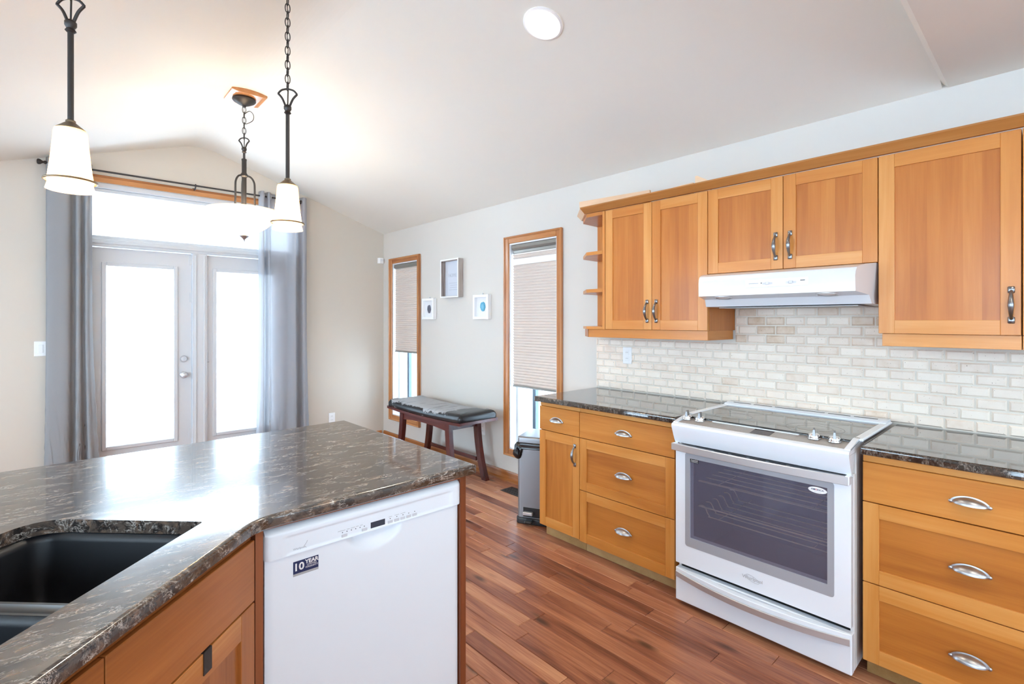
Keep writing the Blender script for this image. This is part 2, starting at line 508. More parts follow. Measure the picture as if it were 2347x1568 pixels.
# ------------------------------------------------------------------ mesh helpers
class MB:
    """Collects shapes; build() links them as ONE mesh object."""

    def __init__(self):
        self.bm = bmesh.new()
        self.tl = self.bm.faces.layers.float.new('tint')
        self.mi = 0
        self.t = None

    def face(self, vs, t):
        try:
            f = self.bm.faces.new(vs)
        except ValueError:
            return
        f.material_index = self.mi
        f[self.tl] = t

    def _t(self, t):
        return random.random() if t is None else t

    def box(self, x0, x1, y0, y1, z0, z1, b=0.0, t=None, m=0):
        self.mi = m
        t = self._t(t)
        x0, x1 = min(x0, x1), max(x0, x1)
        y0, y1 = min(y0, y1), max(y0, y1)
        z0, z1 = min(z0, z1), max(z0, z1)
        b = min(b, (x1 - x0) * .45, (y1 - y0) * .45, (z1 - z0) * .45)
        lo, hi = (x0, y0, z0), (x1, y1, z1)
        if b <= 0:
            v = {}
            for s in [(i, j, k) for i in (0, 1) for j in (0, 1) for k in (0, 1)]:
                v[s] = self.bm.verts.new([hi[a] if s[a] else lo[a] for a in range(3)])
            for a in range(3):
                o = [q for q in range(3) if q != a]
                for e in (0, 1):
                    loop = []
                    for (p, q) in ((0, 0), (1, 0), (1, 1), (0, 1)):
                        s = [0, 0, 0]
                        s[a], s[o[0]], s[o[1]] = e, p, q
                        loop.append(v[tuple(s)])
                    self.face(loop, t)
            return self
        v = {}
        for s in [(i, j, k) for i in (0, 1) for j in (0, 1) for k in (0, 1)]:
            for a in range(3):
                c = []
                for q in range(3):
                    full = hi[q] if s[q] else lo[q]
                    c.append(full if q == a else (full - b if s[q] else full + b))
                v[s, a] = self.bm.verts.new(c)
        for a in range(3):
            o = [q for q in range(3) if q != a]
            for e in (0, 1):
                loop = []
                for (p, q) in ((0, 0), (1, 0), (1, 1), (0, 1)):
                    s = [0, 0, 0]
                    s[a], s[o[0]], s[o[1]] = e, p, q
                    loop.append(v[tuple(s), a])
                self.face(loop, t)
            for p in (0, 1):
                for q in (0, 1):
                    s = [0, 0, 0]
                    s[o[0]], s[o[1]] = p, q
                    s0, s1 = list(s), list(s)
                    s0[a], s1[a] = 0, 1
                    s0, s1 = tuple(s0), tuple(s1)
                    self.face([v[s0, o[0]], v[s1, o[0]], v[s1, o[1]], v[s0, o[1]]], t)
        for s in [(i, j, k) for i in (0, 1) for j in (0, 1) for k in (0, 1)]:
            self.face([v[s, 0], v[s, 1], v[s, 2]], t)
        return self

    def hexa(self, pts, t=None, m=0):
        """8 corner points: bottom ring of four, then top ring of four."""
        self.mi = m
        t = self._t(t)
        v = [self.bm.verts.new(p) for p in pts]
        for f in ((0, 1, 2, 3), (4, 5, 6, 7), (0, 1, 5, 4), (1, 2, 6, 5), (2, 3, 7, 6), (3, 0, 4, 7)):
            self.face([v[i] for i in f], t)
        return self

    def prism(self, poly, axis, a, b, t=None, m=0):
        """poly in the two axes other than `axis`, extruded from a to b along it."""
        self.mi = m
        t = self._t(t)
        o = [q for q in range(3) if q != axis]

        def P(p, h):
            c = [0, 0, 0]
            c[o[0]], c[o[1]], c[axis] = p[0], p[1], h
            return c
        A = [self.bm.verts.new(P(p, a)) for p in poly]
        B = [self.bm.verts.new(P(p, b)) for p in poly]
        n = len(poly)
        self.face(A, t)
        self.face(B, t)
        for i in range(n):
            self.face([A[i], A[(i + 1) % n], B[(i + 1) % n], B[i]], t)
        return self

    def grid(self, rows, t=0.5, m=0, closed=False):
        self.mi = m
        V = [[self.bm.verts.new(p) for p in r] for r in rows]
        for i in range(len(V) - 1):
            n = len(V[i])
            for j in range(n if closed else n - 1):
                self.face([V[i][j], V[i][(j + 1) % n], V[i + 1][(j + 1) % n], V[i + 1][j]], t)
        return V

    def lathe(self, prof, c=(0, 0, 0), n=32, t=0.5, m=0, axis=2, caps=True):
        rows = []
        for r, h in prof:
            row = []
            for k in range(n):
                a = 2 * PI * k / n
                p = [0, 0, 0]
                o = [q for q in range(3) if q != axis]
                p[o[0]], p[o[1]], p[axis] = r * math.cos(a), r * math.sin(a), h
                row.append([p[q] + c[q] for q in range(3)])
            rows.append(row)
        V = self.grid(rows, t, m, closed=True)
        if caps:
            for e in (0, -1):
                if prof[e][0] > 1e-6:
                    self.face(V[e], t)
        return self

    def tube(self, path, r, n=10, t=0.5, m=0, closed=False, squash=None):
        path = [Vector(p) for p in path]
        rr = r if isinstance(r, (list, tuple)) else [r] * len(path)
        rows = []
        up = None
        N = len(path)
        for i, p in enumerate(path):
            if closed:
                d = path[(i + 1) % N] - path[i - 1]
            else:
                d = path[min(i + 1, N - 1)] - path[max(i - 1, 0)]
            d.normalize()
            if up is None:
                up = Vector((0, 0, 1)) if abs(d.z) < 0.9 else Vector((1, 0, 0))
            s = d.cross(up)
            if s.length < 1e-6:
                s = d.orthogonal()
            s.normalize()
            up = s.cross(d).normalized()
            row = []
            for k in range(n):
                a = 2 * PI * k / n
                row.append(p + s * (rr[i] * math.cos(a)) + up * (rr[i] * math.sin(a)))
            rows.append(row)
        if closed:
            rows.append(rows[0])
        V = self.grid(rows, t, m, closed=True)
        if not closed:
            self.face(V[0], t)
            self.face(V[-1], t)
        return self

    def slab(self, outer, holes, z0, z1, rnd=0.0, t=0.5, m=0):
        """Flat slab from a polygon with holes; top outer edge rounded by rnd."""
        self.mi = m
        lev = [(0, z0), (0, z1)] if not rnd else [(rnd * .35, z0), (0, z0 + rnd * .35), (0, z1 - rnd), (rnd * .12, z1 - rnd * .5), (rnd * .5, z1 - rnd * .12), (rnd, z1)]
        rings = [[(p[0], p[1], z) for p in offset(outer, o)] for o, z in lev]
        self.grid(rings, t, m, closed=True)
        top = [rings[-1]] + [[(p[0], p[1], z1) for p in h] for h in holes]
        bot = [rings[0]] + [[(p[0], p[1], z0) for p in h] for h in holes]
        for h in holes:
            self.grid([[(p[0], p[1], z0) for p in h], [(p[0], p[1], z1) for p in h]], t, m, closed=True)
        for loops in (top, bot):
            flat = [Vector(p) for l in loops for p in l]
            tris = geometry.tessellate_polygon([[Vector(p) for p in l] for l in loops])
            vs = [self.bm.verts.new(p) for p in flat]
            for tr in tris:
                self.face([vs[i] for i in tr], t)
        return self

    def build(self, name, mats, parent=None, smooth=None, local=False, weld=True, flat_top=False):
        if not isinstance(mats, (list, tuple)):
            mats = [mats]
        if weld:
            bmesh.ops.remove_doubles(self.bm, verts=self.bm.verts, dist=1e-5)
        bmesh.ops.recalc_face_normals(self.bm, faces=self.bm.faces)
        me = bpy.data.meshes.new(name)
        if parent is not None and not local:
            r = parent
            while r.parent:
                r = r.parent
            self.bm.transform(Matrix.Translation(-r.location))
        self.bm.to_mesh(me)
        self.bm.free()
        for x in mats:
            me.materials.append(M[x] if isinstance(x, str) else x)
        if smooth:
            for p in me.polygons:
                p.use_smooth = True
            me.set_sharp_from_angle(angle=R(smooth))
            if flat_top:
                for p in me.polygons:
                    p.use_smooth = abs(p.normal.z) < .9995
        o = bpy.data.objects.new(name, me)
        C.objects.link(o)
        if parent is not None:
            o.parent = parent
        return o


def offset(poly, d):
    """Inset a counter-clockwise polygon by d."""
    if not d:
        return list(poly)
    n = len(poly)
    out = []
    for i in range(n):
        p0, p1, p2 = Vector(poly[i - 1]), Vector(poly[i]), Vector(poly[(i + 1) % n])
        a, b = (p1 - p0).normalized(), (p2 - p1).normalized()
        na, nb = Vector((-a.y, a.x)), Vector((-b.y, b.x))
        m = (na + nb)
        m = m / max(m.length_squared, 1e-6) * 2
        q = p1 + m * d
        out.append((q.x, q.y))
    return out


def fillet(poly, radii, n=5):
    out = []
    k = len(poly)
    for i in range(k):
        r = radii[i] if isinstance(radii, (list, tuple)) else radii
        p0, p1, p2 = Vector(poly[i - 1]), Vector(poly[i]), Vector(poly[(i + 1) % k])
        if r <= 0:
            out.append((p1.x, p1.y))
            continue
        a, b = (p0 - p1).normalized(), (p2 - p1).normalized()
        for j in range(n + 1):
            s = j / n
            q = (p1 + a * r) * (1 - s) ** 2 + p1 * 2 * s * (1 - s) + (p1 + b * r) * s ** 2
            out.append((q.x, q.y))
    return out


def rrect(x0, x1, y0, y1, r, n=5):
    return fillet([(x0, y0), (x1, y0), (x1, y1), (x0, y1)], r, n)


def tag(o, label, cat, group=None, kind=None):
    o['label'] = label
    o['category'] = cat
    if group:
        o['group'] = group
    if kind:
        o['kind'] = kind
    return o


def thing(name, label, cat, loc=(0, 0, 0), rz=0.0, group=None, kind=None):
    o = bpy.data.objects.new(name, None)
    o.empty_display_size = 0.1
    C.objects.link(o)
    o.location = loc
    o.rotation_euler = (0, 0, rz)
    return tag(o, label, cat, group, kind)


def struct(mb, name, mats, label, cat, smooth=None):
    return tag(mb.build(name, mats, smooth=smooth), label, cat, kind='structure')


def inst(mesh_o, name, parent, loc, rot=(0, 0, 0), scale=(1, 1, 1)):
    o = bpy.data.objects.new(name, mesh_o)
    C.objects.link(o)
    o.parent = parent
    o.location, o.rotation_euler, o.scale = loc, rot, scale
    return o


def text(name, s, size, origin, xdir, ydir, m, parent, depth=0.0003, local=False, shear=0.0, sx=1.0, bold=0.0, align='CENTER'):
    cu = bpy.data.curves.new(name, 'FONT')
    cu.body = s
    cu.size = size
    cu.align_x = align
    cu.align_y = 'CENTER'
    cu.extrude = depth
    cu.offset = bold
    cu.shear = shear
    cu.resolution_u = 3
    tmp = bpy.data.objects.new(name + '_tmp', cu)
    C.objects.link(tmp)
    dg = bpy.context.evaluated_depsgraph_get()
    me = bpy.data.meshes.new_from_object(tmp.evaluated_get(dg))
    bpy.data.objects.remove(tmp)
    bpy.data.curves.remove(cu)
    xd, yd = Vector(xdir).normalized(), Vector(ydir).normalized()
    zd = xd.cross(yd)
    mt = Matrix((xd * sx, yd, zd)).transposed().to_4x4()
    mt.translation = Vector(origin)
    if parent is not None and not local:
        r = parent
        while r.parent:
            r = r.parent
        mt.translation -= r.location
    me.transform(mt)
    me.materials.clear()
    me.materials.append(M[m])
    o = bpy.data.objects.new(name, me)
    C.objects.link(o)
    if parent is not None:
        o.parent = parent
    return o


# ------------------------------------------------------------------ room shell
T = 0.16
mb = MB()
rows = int((XW + 0.1 - XL) / 0.083) + 2
xe = 2.325 + 0.083 * 9
for i in range(rows + 8):
    x1 = xe - 0.083 * i
    x0 = x1 - 0.083
    if x1 < XL - 0.1:
        break
    y = YB - random.random() * 0.8
    while y < YF + T:
        ln = random.choice([0.35, 0.5, 0.62, 0.75, 0.9, 1.05]) * random.uniform(0.9, 1.1)
        g = 0.0007
        t = min(1, max(0, random.gauss(0.5, 0.24)))
        mb.box(x0 + g, x1 - g, y + g, y + ln - g, -0.012, 0.0, b=0.0022, t=t)
        y += ln
struct(mb, 'floor', 'floor', 'reddish brown hand scraped wood plank floor', 'floor')
struct(MB().box(XL - T, XW + T, YB - T, YF + T, -0.10, -0.011, m=0), 'floor_slab', 'gap', 'dark subfloor under the wood planks', 'floor')

op = (0.13, 1.955, 2.578)      # patio opening in the far wall: x0, x1, top
mb = MB()
y0, y1 = YF, YF + T
mb.box(XL - T, op[0], y0, y1, -0.1, EZ)
mb.box(op[1], XW + T, y0, y1, -0.1, EZ)
mb.prism([(XL - T, EZ), (op[0], EZ), (op[0], zroof(op[0]) + .02), (-0.87, EZ + .02), (XL - T, EZ + .02)], 1, y0, y1)
mb.prism([(op[0], op[2]), (op[1], op[2]), (op[1], zroof(op[1]) + .02), (RX, RZ + .02), (op[0], zroof(op[0]) + .02)], 1, y0, y1)
mb.prism([(op[1], EZ), (XW + T, EZ), (XW + T, EZ + .02), (XW, EZ + .02), (op[1], zroof(op[1]) + .02)], 1, y0, y1)
struct(mb, 'wall_far', 'wall_f', 'beige painted gable wall around the patio doors', 'wall')

W1 = (4.745, 5.295, 0.300, 2.065)
W2 = (2.689, 3.252, 0.285, 2.070)
mb = MB()
ys = [YB - T, W2[0], W2[1], W1[0], W1[1], YF + T]
for i in range(5):
    if i in (1, 3):
        w = W2 if i == 1 else W1
        mb.box(XW, XW + T, ys[i], ys[i + 1], -0.1, w[2])
        mb.box(XW, XW + T, ys[i], ys[i + 1], w[3], EZ + .02)
    else:
        mb.box(XW, XW + T, ys[i], ys[i + 1], -0.1, EZ + .02)
struct(mb, 'wall_right', 'wall_k', 'pale grey painted wall behind the range and the bench', 'wall')


def wall_with_added_windows(name, axis, pos0, pos1, a0, a1, wins, z0, z1, label):
    mb = MB()
    e = [a0]
    for w in wins:
        e += list(w)
    e.append(a1)
    for i in range(len(e) - 1):
        rng = [(-0.1, z0), (z1, EZ + .02)] if i % 2 else [(-0.1, EZ + .02)]
        for r in rng:
            if axis == 0:
                mb.box(pos0, pos1, e[i], e[i + 1], r[0], r[1])
            else:
                mb.box(e[i], e[i + 1], pos0, pos1, r[0], r[1])
    return struct(mb, name, 'wall_k', label, 'wall')


wall_with_added_windows('wall_left', 0, XL - T, XL, YB - T, YF + T, [(-2.8, 0.8), (1.5, 4.6)], 0.25, 2.3, 'pale wall with two wide windows added for fill light beyond the island')
wall_with_added_windows('wall_back', 1, YB - T, YB, XL - T, XW + T, [(-2.4, -0.4), (.35, 2.35)], 0.80, 2.2, 'pale wall with two wide windows added for fill light behind the kitchen')

YV = 0.36                     # where the vault ends and the flat kitchen ceiling begins
mb = MB()
h = 0.12
xl = -0.87
arc = []
for i in range(13):
    q = -1 + i / 6
    arc.append((RX + .16 * q, zroof(RX + .16) + .0264 * (1 - q * q)))
low = [(xl, EZ)] + arc + [(XW + T, zroof(XW + T))]
mb.prism(low + [(XW + T, EZ + .2), (RX, RZ + .2), (xl, EZ + .2)], 1, YV, YF + T)
mb.box(XL - T, xl, YV, YF + T, EZ, EZ + h)
mb.box(XL - T, XW + T, YB - T, YV, EZ, EZ + h, b=0.022)
mb.prism([(xl, EZ + .05), (XW, EZ + .05), (RX, RZ + h)], 1, YV - 0.12, YV - 0.004)
struct(mb, 'ceiling', 'ceil', 'vaulted off-white ceiling with a flat part above the right cabinets', 'ceiling')
tag(MB().box(-30, 30, -30, 34, -0.5, -0.35).build('ground', 'bounce_white'), 'white ground added outside the patio doors to bounce light', 'ground', kind='structure')


def baseboard(name, pts, label):
    mb = MB()
    for (x0, x1, y0, y1, ax) in pts:
        hgt = 0.085
        if ax == 'x':        # runs along y on the right wall
            mb.prism([(XW - 0.012, hgt), (XW, hgt), (XW, 0), (XW - 0.03, 0), (XW - 0.03, 0.014), (XW - 0.018, 0.026), (XW - 0.016, hgt - .012)], 1, y0, y1)
        else:
            mb.prism([(YF - 0.012, hgt), (YF, hgt), (YF, 0), (YF - 0.03, 0), (YF - 0.03, 0.014), (YF - 0.018, 0.026), (YF - 0.016, hgt - .012)], 0, x0, x1)
    return struct(mb, name, 'trim_y' if pts[0][4] == 'x' else 'trim_x', label, 'baseboard')


baseboard('baseboard_right', [(0, 0, 2.30, YF - 0.03, 'x')], 'golden oak baseboard along the right wall under the windows')
baseboard('baseboard_far', [(2.006, XW - 0.03, 0, 0, 'y'), (XL, 0.07, 0, 0, 'y')], 'golden oak baseboard along the far wall')


# ------------------------------------------------------------------ slim windows with shades
def slim_window(name, w, label):
    y0, y1, z0, z1 = w
    cw = 0.060
    r = thing(name, label, 'window', (XW, (y0 + y1) / 2, z0), kind='structure')
    mb = MB()

    def casing(a0, a1, b0, b1, vert, m):
        mb.box(XW - 0.018, XW, a0, a1, b0, b1, b=0.005, m=m)
    casing(y0 - cw, y0, z0 - cw, z1 + cw, 1, 0)
    casing(y1, y1 + cw, z0 - cw, z1 + cw, 1, 0)
    casing(y0, y1, z1, z1 + cw, 0, 1)
    casing(y0, y1, z0 - cw, z0, 0, 1)
    mb.box(XW - 0.026, XW - 0.01, y0 - cw, y0 - cw + .018, z0 - cw, z1 + cw, b=0.004)
    mb.box(XW - 0.026, XW - 0.01, y1 + cw - .018, y1 + cw, z0 - cw, z1 + cw, b=0.004)
    mb.box(XW - 0.026, XW - 0.01, y0 - cw + .018, y1 + cw - .018, z1 + cw - .018, z1 + cw, b=0.004, m=1)
    mb.box(XW - 0.026, XW - 0.01, y0 - cw + .018, y1 + cw - .018, z0 - cw, z0 - cw + .018, b=0.004, m=1)
    mb.build('casing', ['trim_z', 'trim_y'], r)
    mb = MB()
    for a0, a1, b0, b1 in ((y0, y0 + .012, z0, z1), (y1 - .012, y1, z0, z1), (y0 + .012, y1 - .012, z1 - .012, z1), (y0 + .012, y1 - .012, z0, z0 + .012)):
        mb.box(XW - .004, XW + T, a0, a1, b0, b1)
    mb.build('jamb', 'vinylstile', r)
    mb = MB()
    f = 0.035
    xs0, xs1 = XW + 0.075, XW + 0.115
    mb.box(xs0, xs1, y0 + .012, y0 + f, z0 + .012, z1 - .012, b=.003)
    mb.box(xs0, xs1, y1 - f, y1 - .012, z0 + .012, z1 - .012, b=.003)
    mb.box(xs0, xs1, y0 + f, y1 - f, z1 - f, z1 - .012, b=.003)
    mb.box(xs0, xs1, y0 + f, y1 - f, z0 + .012, z0 + f, b=.003)
    s = mb.build('sash', 'vinylstile', r)
    ym = y0 + (y1 - y0) * 0.60
    MB().box(xs0 - .004, xs1, ym - .018, ym + .018, z0 + f, z1 - f, b=.004).build('meeting_stile', 'seal', r)
    MB().box(xs0 + .018, xs0 + .022, y0 + f - .004, y1 - f + .004, z0 + f - .004, z1 - f + .004).build('pane', 'glass', r)
    return r


slim_window('window_1', W1, 'slim oak framed window in the corner beside the far wall')
slim_window('window_2', W2, 'slim oak framed window between the bench and the range cabinets')


def cell_shade(w, zb, label, top_gap):
    y0, y1, z0, z1 = w
    y0, y1 = y0 + .020, y1 - .020
    xc = XW + 0.030
    zt = z1 - .014
    r = thing('cellular_shade', label, 'window shade', (xc, (y0 + y1) / 2, zb))
    mb = MB()
    mb.prism([(xc - .022, zt), (xc + .022, zt), (xc + .022, zt - .045), (xc - .012, zt - .045), (xc - .026, zt - .028)], 1, y0, y1)
    mb.build('headrail', 'headrail', r)
    ztop = zt - .045
    if top_gap:
        # raised middle rail with a flat white band beneath it
        MB().box(xc - .014, xc + .014, y0, y1, ztop - .030, ztop - .001, b=.004).build('top_rail', 'headrail', r)
        MB().box(xc - .004, xc - .012, y0 + .02, y1 - .02, ztop - .038, ztop - .0305).build('cord_guide', 'plate', r)
        ztop -= .031
    n = int((ztop - zb - .016) / .0235)
    st = (ztop - zb - .016) / n
    rows = []
    for k in range(2 * n + 1):
        z = ztop - st * k / 2
        rows.append((xc - (.015 if k % 2 else .003), z))
    back = [(xc + (.015 if k % 2 else .003), z) for k, (_, z) in enumerate(rows)]
    mb = MB()
    mb.grid([[(x, y0 + .003, z), (x, y1 - .003, z)] for x, z in rows], 0.5)
    mb.build('pleated_fabric', 'pleat', r)
    if top_gap:
        zz = ztop - st * 2.0
        MB().prism([(xc - .0165, zz - .0), (xc - .0155, zz), (xc - .0155, zz - .05), (xc - .0165, zz - .05)], 1, y0 + .003, y1 - .003).build('white_band', 'plate', r)
    MB().box(xc - .014, xc + .014, y0, y1, zb, zb + .016, b=.004).build('bottom_rail', 'headrail', r)
    return r


cell_shade(W1, 1.035, 'beige pleated cellular shade half lowered in the corner window', False)
cell_shade(W2, 0.825, 'wider beige pleated cellular shade beside the range cabinets, with a white band at its top', True)

# unseen wide windows, added on the left and back walls for fill light
k = 3
for (axis, pos, a0, a1, zs, ze) in ((0, XL, -2.8, 0.8, .25, 2.3), (0, XL, 1.5, 4.6, .25, 2.3), (1, YB, -2.4, -0.4, .8, 2.2), (1, YB, .35, 2.35, .8, 2.2)):
    k += 1
    r = thing('window_%d' % k, 'unseen wide white window added for fill light, %s' % {4: 'nearer one of the left wall', 5: 'farther one of the left wall', 6: 'back wall, farther from the range', 7: 'back wall, nearer the range'}[k], 'window', (pos, a0, zs) if axis == 0 else (a0, pos, zs), kind='structure')
    mb, mp = MB(), MB()
    p0, p1 = pos - T, pos + .01
    for (b0, b1, c0, c1) in ((a0, a0 + .05, zs, ze), (a1 - .05, a1, zs, ze), ((a0 + a1) / 2 - .03, (a0 + a1) / 2 + .03, zs + .05, ze - .05), (a0 + .05, a1 - .05, ze - .05, ze), (a0 + .05, a1 - .05, zs, zs + .05)):
        (mb.box(p0, p1, b0, b1, c0, c1) if axis == 0 else mb.box(b0, b1, p0, p1, c0, c1))
    (mp.box(pos - .09, pos - .086, a0 + .04, a1 - .04, zs + .04, ze - .04) if axis == 0 else mp.box(a0 + .04, a1 - .04, pos - .09, pos - .086, zs + .04, ze - .04))
    mb.build('window_frame', 'pvc', r)
    mp.build('pane', 'glass', r)

# ------------------------------------------------------------------ patio doors, transom
yd0, yd1 = YF + 0.045, YF + 0.090          # door slabs
mb = MB()
for (x0, x1, z0, z1) in ((op[0], 0.160, 0, op[2]), (1.940, op[1], 0, op[2]), (0.978, 1.098, 0.02, 2.036), (0.160, 1.940, 2.036, 2.102), (0.160, 1.940, 2.535, op[2])):
    mb.box(x0, x1, YF + 0.012, YF + T - .01, z0, z1, b=.003)
mb.box(.160, 1.94, YF + .03, YF + T - .01, -.01, .02)
for x0, x1 in ((0.992, 1.010), (1.066, 1.084)):
    mb.box(x0, x1, YF + .004, YF + .012, .02, 2.02, b=.003)
mb.box(.160, 1.94, YF + .002, YF + .012, 2.060, 2.080, b=.003)
struct(mb, 'trim_1', 'pvc', 'white frame, mullion and head jamb around the patio doors', 'door frame')
mb = MB()
mb.box(0.03, 2.005, YF - 0.020, YF, 2.578, 2.636, b=.005)
mb.box(0.03, 2.005, YF - 0.026, YF, 2.617, 2.636, b=.003)
mb.box(op[0] - .075, op[0], YF - 0.018, YF, 0, 2.578, b=.004, m=1)
mb.box(op[1], op[1] + .050, YF - 0.018, YF, 0, 2.578, b=.004, m=1)
struct(mb, 'trim_2', ['trim_x', 'trim_z'], 'oak casing over and beside the patio doors', 'trim')
r = thing('window_3', 'wide transom window above the two patio doors', 'window', (1.05, YF + .06, 2.102), kind='structure')
mb = MB()
zt0, zt1 = 2.102, 2.535
for (x0, x1, z0, z1) in ((.16, .20, zt0, zt1), (1.90, 1.94, zt0, zt1), (.20, 1.90, zt0, zt0 + .03), (.20, 1.90, zt1 - .03, zt1)):
    mb.box(x0, x1, YF + .04, YF + .10, z0, z1, b=.004)
mb.build('sash', 'pvc', r)
MB().box(.19, 1.91, YF + .068, YF + .072, zt0 + .02, zt1 - .02).build('pane', 'glass', r)


def patio_door(name, x0, x1, gx0, gx1, hardware, label):
    r = thing(name, label, 'door', ((x0 + x1) / 2, yd0, 0.02), kind='structure')
    gz0, gz1 = 0.305, 1.880
    mb = MB()
    for (a0, a1, b0, b1) in ((x0, gx0, .02, 2.030), (gx1, x1, .02, 2.030), (gx0, gx1, gz1, 2.030), (gx0, gx1, .02, gz0)):
        mb.box(a0, a1, yd0, yd1, b0, b1)
    mb.build('door_slab', 'pvc', r)
    mb = MB()
    e = .028
    for (a0, a1, b0, b1) in ((gx0 - e, gx0 + .006, gz0 - e, gz1 + e), (gx1 - .006, gx1 + e, gz0 - e, gz1 + e), (gx0 + .006, gx1 - .006, gz1 - .006, gz1 + e), (gx0 + .006, gx1 - .006, gz0 - e, gz0 + .006)):
        mb.box(a0, a1, yd0 - .012, yd0 + .004, b0, b1, b=.005)
    mb.build('glazing_bead', 'pvc', r)
    MB().box(gx0 - .01, gx1 + .01, YF + .066, YF + .070, gz0 - .01, gz1 + .01).build('pane', 'glass', r)
    if hardware:
        mb = MB()
        mb.lathe([(0.0, -.016), (.022, -.016), (.029, -.010), (.031, 0)], (.913, yd0, 1.042), 28, axis=1)
        mb.box(.907, .919, yd0 - .026, yd0 - .016, 1.028, 1.056, b=.003)
        mb.build('deadbolt', 'steel', r, smooth=40)
        mb = MB()
        mb.lathe([(0.0, -.062), (.014, -.060), (.024, -.050), (.027, -.038), (.020, -.026), (.011, -.020), (.011, -.010), (.026, -.008), (.033, -.003), (.034, 0)], (.913, yd0, .892), 32, axis=1)
        mb.lathe([(0.0, -.068), (.008, -.066), (.009, -.060)], (.913, yd0, .892), 16, axis=1)
        mb.build('door_knob', 'steel', r, smooth=40)
        for z in (1.97, 1.62, .34):
            mb = MB()
            mb.box(x1 - .020, x1 + .003, yd0 - .010, yd0 + .002, z - .045, z + .045, b=.002)
            mb.tube([(x1 + .004, yd0 - .006, z - .05), (x1 + .004, yd0 - .006, z + .05)], .005, 8)
            mb.build('hinge', 'pvc', r)
    else:
        for z in (1.62, .36):
            MB().box(x0 - .004, x0 + .008, yd0 - .006, yd0 + .002, z - .04, z + .04, b=.002).build('hinge', 'pvc', r)
        mb = MB()
        mb.box(x0 - .018, x0 - .002, yd0 - .030, yd0 - .012, .99, 1.10, b=.003)
        mb.box(x0 - .010, x0 + .016, yd0 - .024, yd0 - .016, 1.000, 1.006, b=.002)
        mb.build('strike_latch', 'grey', r)
    return r


patio_door('door_1', 0.166, 0.974, 0.340, 0.838, True, 'white glazed patio door with round knob and deadbolt')
patio_door('door_2', 1.102, 1.934, 1.178, 1.700, False, 'white glazed patio door half hidden by the right curtain')

# curtain rod and curtains
yr = YF - 0.085
zr = 2.655
r = thing('curtain_rod', 'long thin dark curtain rod above the patio doors', 'curtain rod', (1.02, yr, zr))
MB().tube([(-0.03, yr, zr), (1.90, yr, zr)], .008, 12).build('rod', 'bronze', r, smooth=60)
for s, x in ((-1, -0.03), (1, 1.90)):
    mb = MB()
    mb.lathe([(.0085, 0), (.013, .006), (.013, .014), (.008, .02), (.010, .026), (.021, .040), (.022, .052), (.016, .058), (0, .060)], (0, 0, 0), 18, axis=0)
    mb.bm.transform(Matrix.Translation((x, yr, zr)) @ Matrix.Scale(s, 4, (1, 0, 0)))
    mb.build('finial', 'bronze', r, smooth=50)
for x in (0.02, 0.985, 1.76):
    mb = MB()
    mb.tube([(x, YF - .001, zr - .03), (x, yr + .02, zr - .028), (x, yr, zr - .012)], .006, 8)
    mb.tube([(x, yr + .013 * math.cos(a), zr + .013 * math.sin(a)) for a in [R(q) for q in range(0, 360, 30)]], .004, 6, closed=True)
    mb.box(x - .012, x + .012, YF - .006, YF - .0005, zr - .05, zr - .008, b=.002)
    mb.build('bracket', 'bronze', r)


def smooth_path(pts, n=8):
    out = []
    for i in range(len(pts) - 1):
        p0, p1, p2, p3 = [Vector(pts[min(max(j, 0), len(pts) - 1)]) for j in (i - 1, i, i + 1, i + 2)]
        for k in range(n):
            t = k / n
            out.append(0.5 * ((2 * p1) + (p2 - p0) * t + (2 * p0 - 5 * p1 + 4 * p2 - p3) * t * t + (3 * p1 - p0 - 3 * p2 + p3) * t ** 3))
    out.append(Vector(pts[-1]))
    return out


def curtain(label, top, bot, z0, z1, groms, m):
    r = thing('curtain', label, 'curtain', ((top[0][0] + top[-1][0]) / 2, yr, z0), group='grey curtains at the patio doors')
    a, b = smooth_path(top), smooth_path(bot)
    rows = []
    rng = random.Random(3)
    ph = [rng.uniform(0, 6.28) for _ in range(len(a))]
    N = 36
    for k in range(N + 1):
        t = k / N
        z = z1 + (z0 - z1) * t
        w = 0 if t < .45 else ((t - .45) / .55) ** 1.5
        row = []
        for i in range(len(a)):
            p = a[i].lerp(b[i], w)
            j = .006 * max(0, t - .6) / .4
            row.append((p.x + j * math.sin(ph[i] + z * 40), p.y + j * math.cos(ph[i] * 2 + z * 33), z))
        rows.append(row)
    mb = MB()
    mb.grid(rows)
    o = mb.build('panel', m, r, smooth=180)
    sm = o.modifiers.new('thickness', 'SOLIDIFY')
    sm.thickness = 0.0015
    for x, y in groms:
        g = MB()
        g.tube([(x + .0, y + .024 * math.cos(q), zr + .024 * math.sin(q)) for q in [R(v) for v in range(0, 360, 20)]], .0045, 6, closed=True)
        g.build('grommet', 'steel', r, smooth=60)
    return r


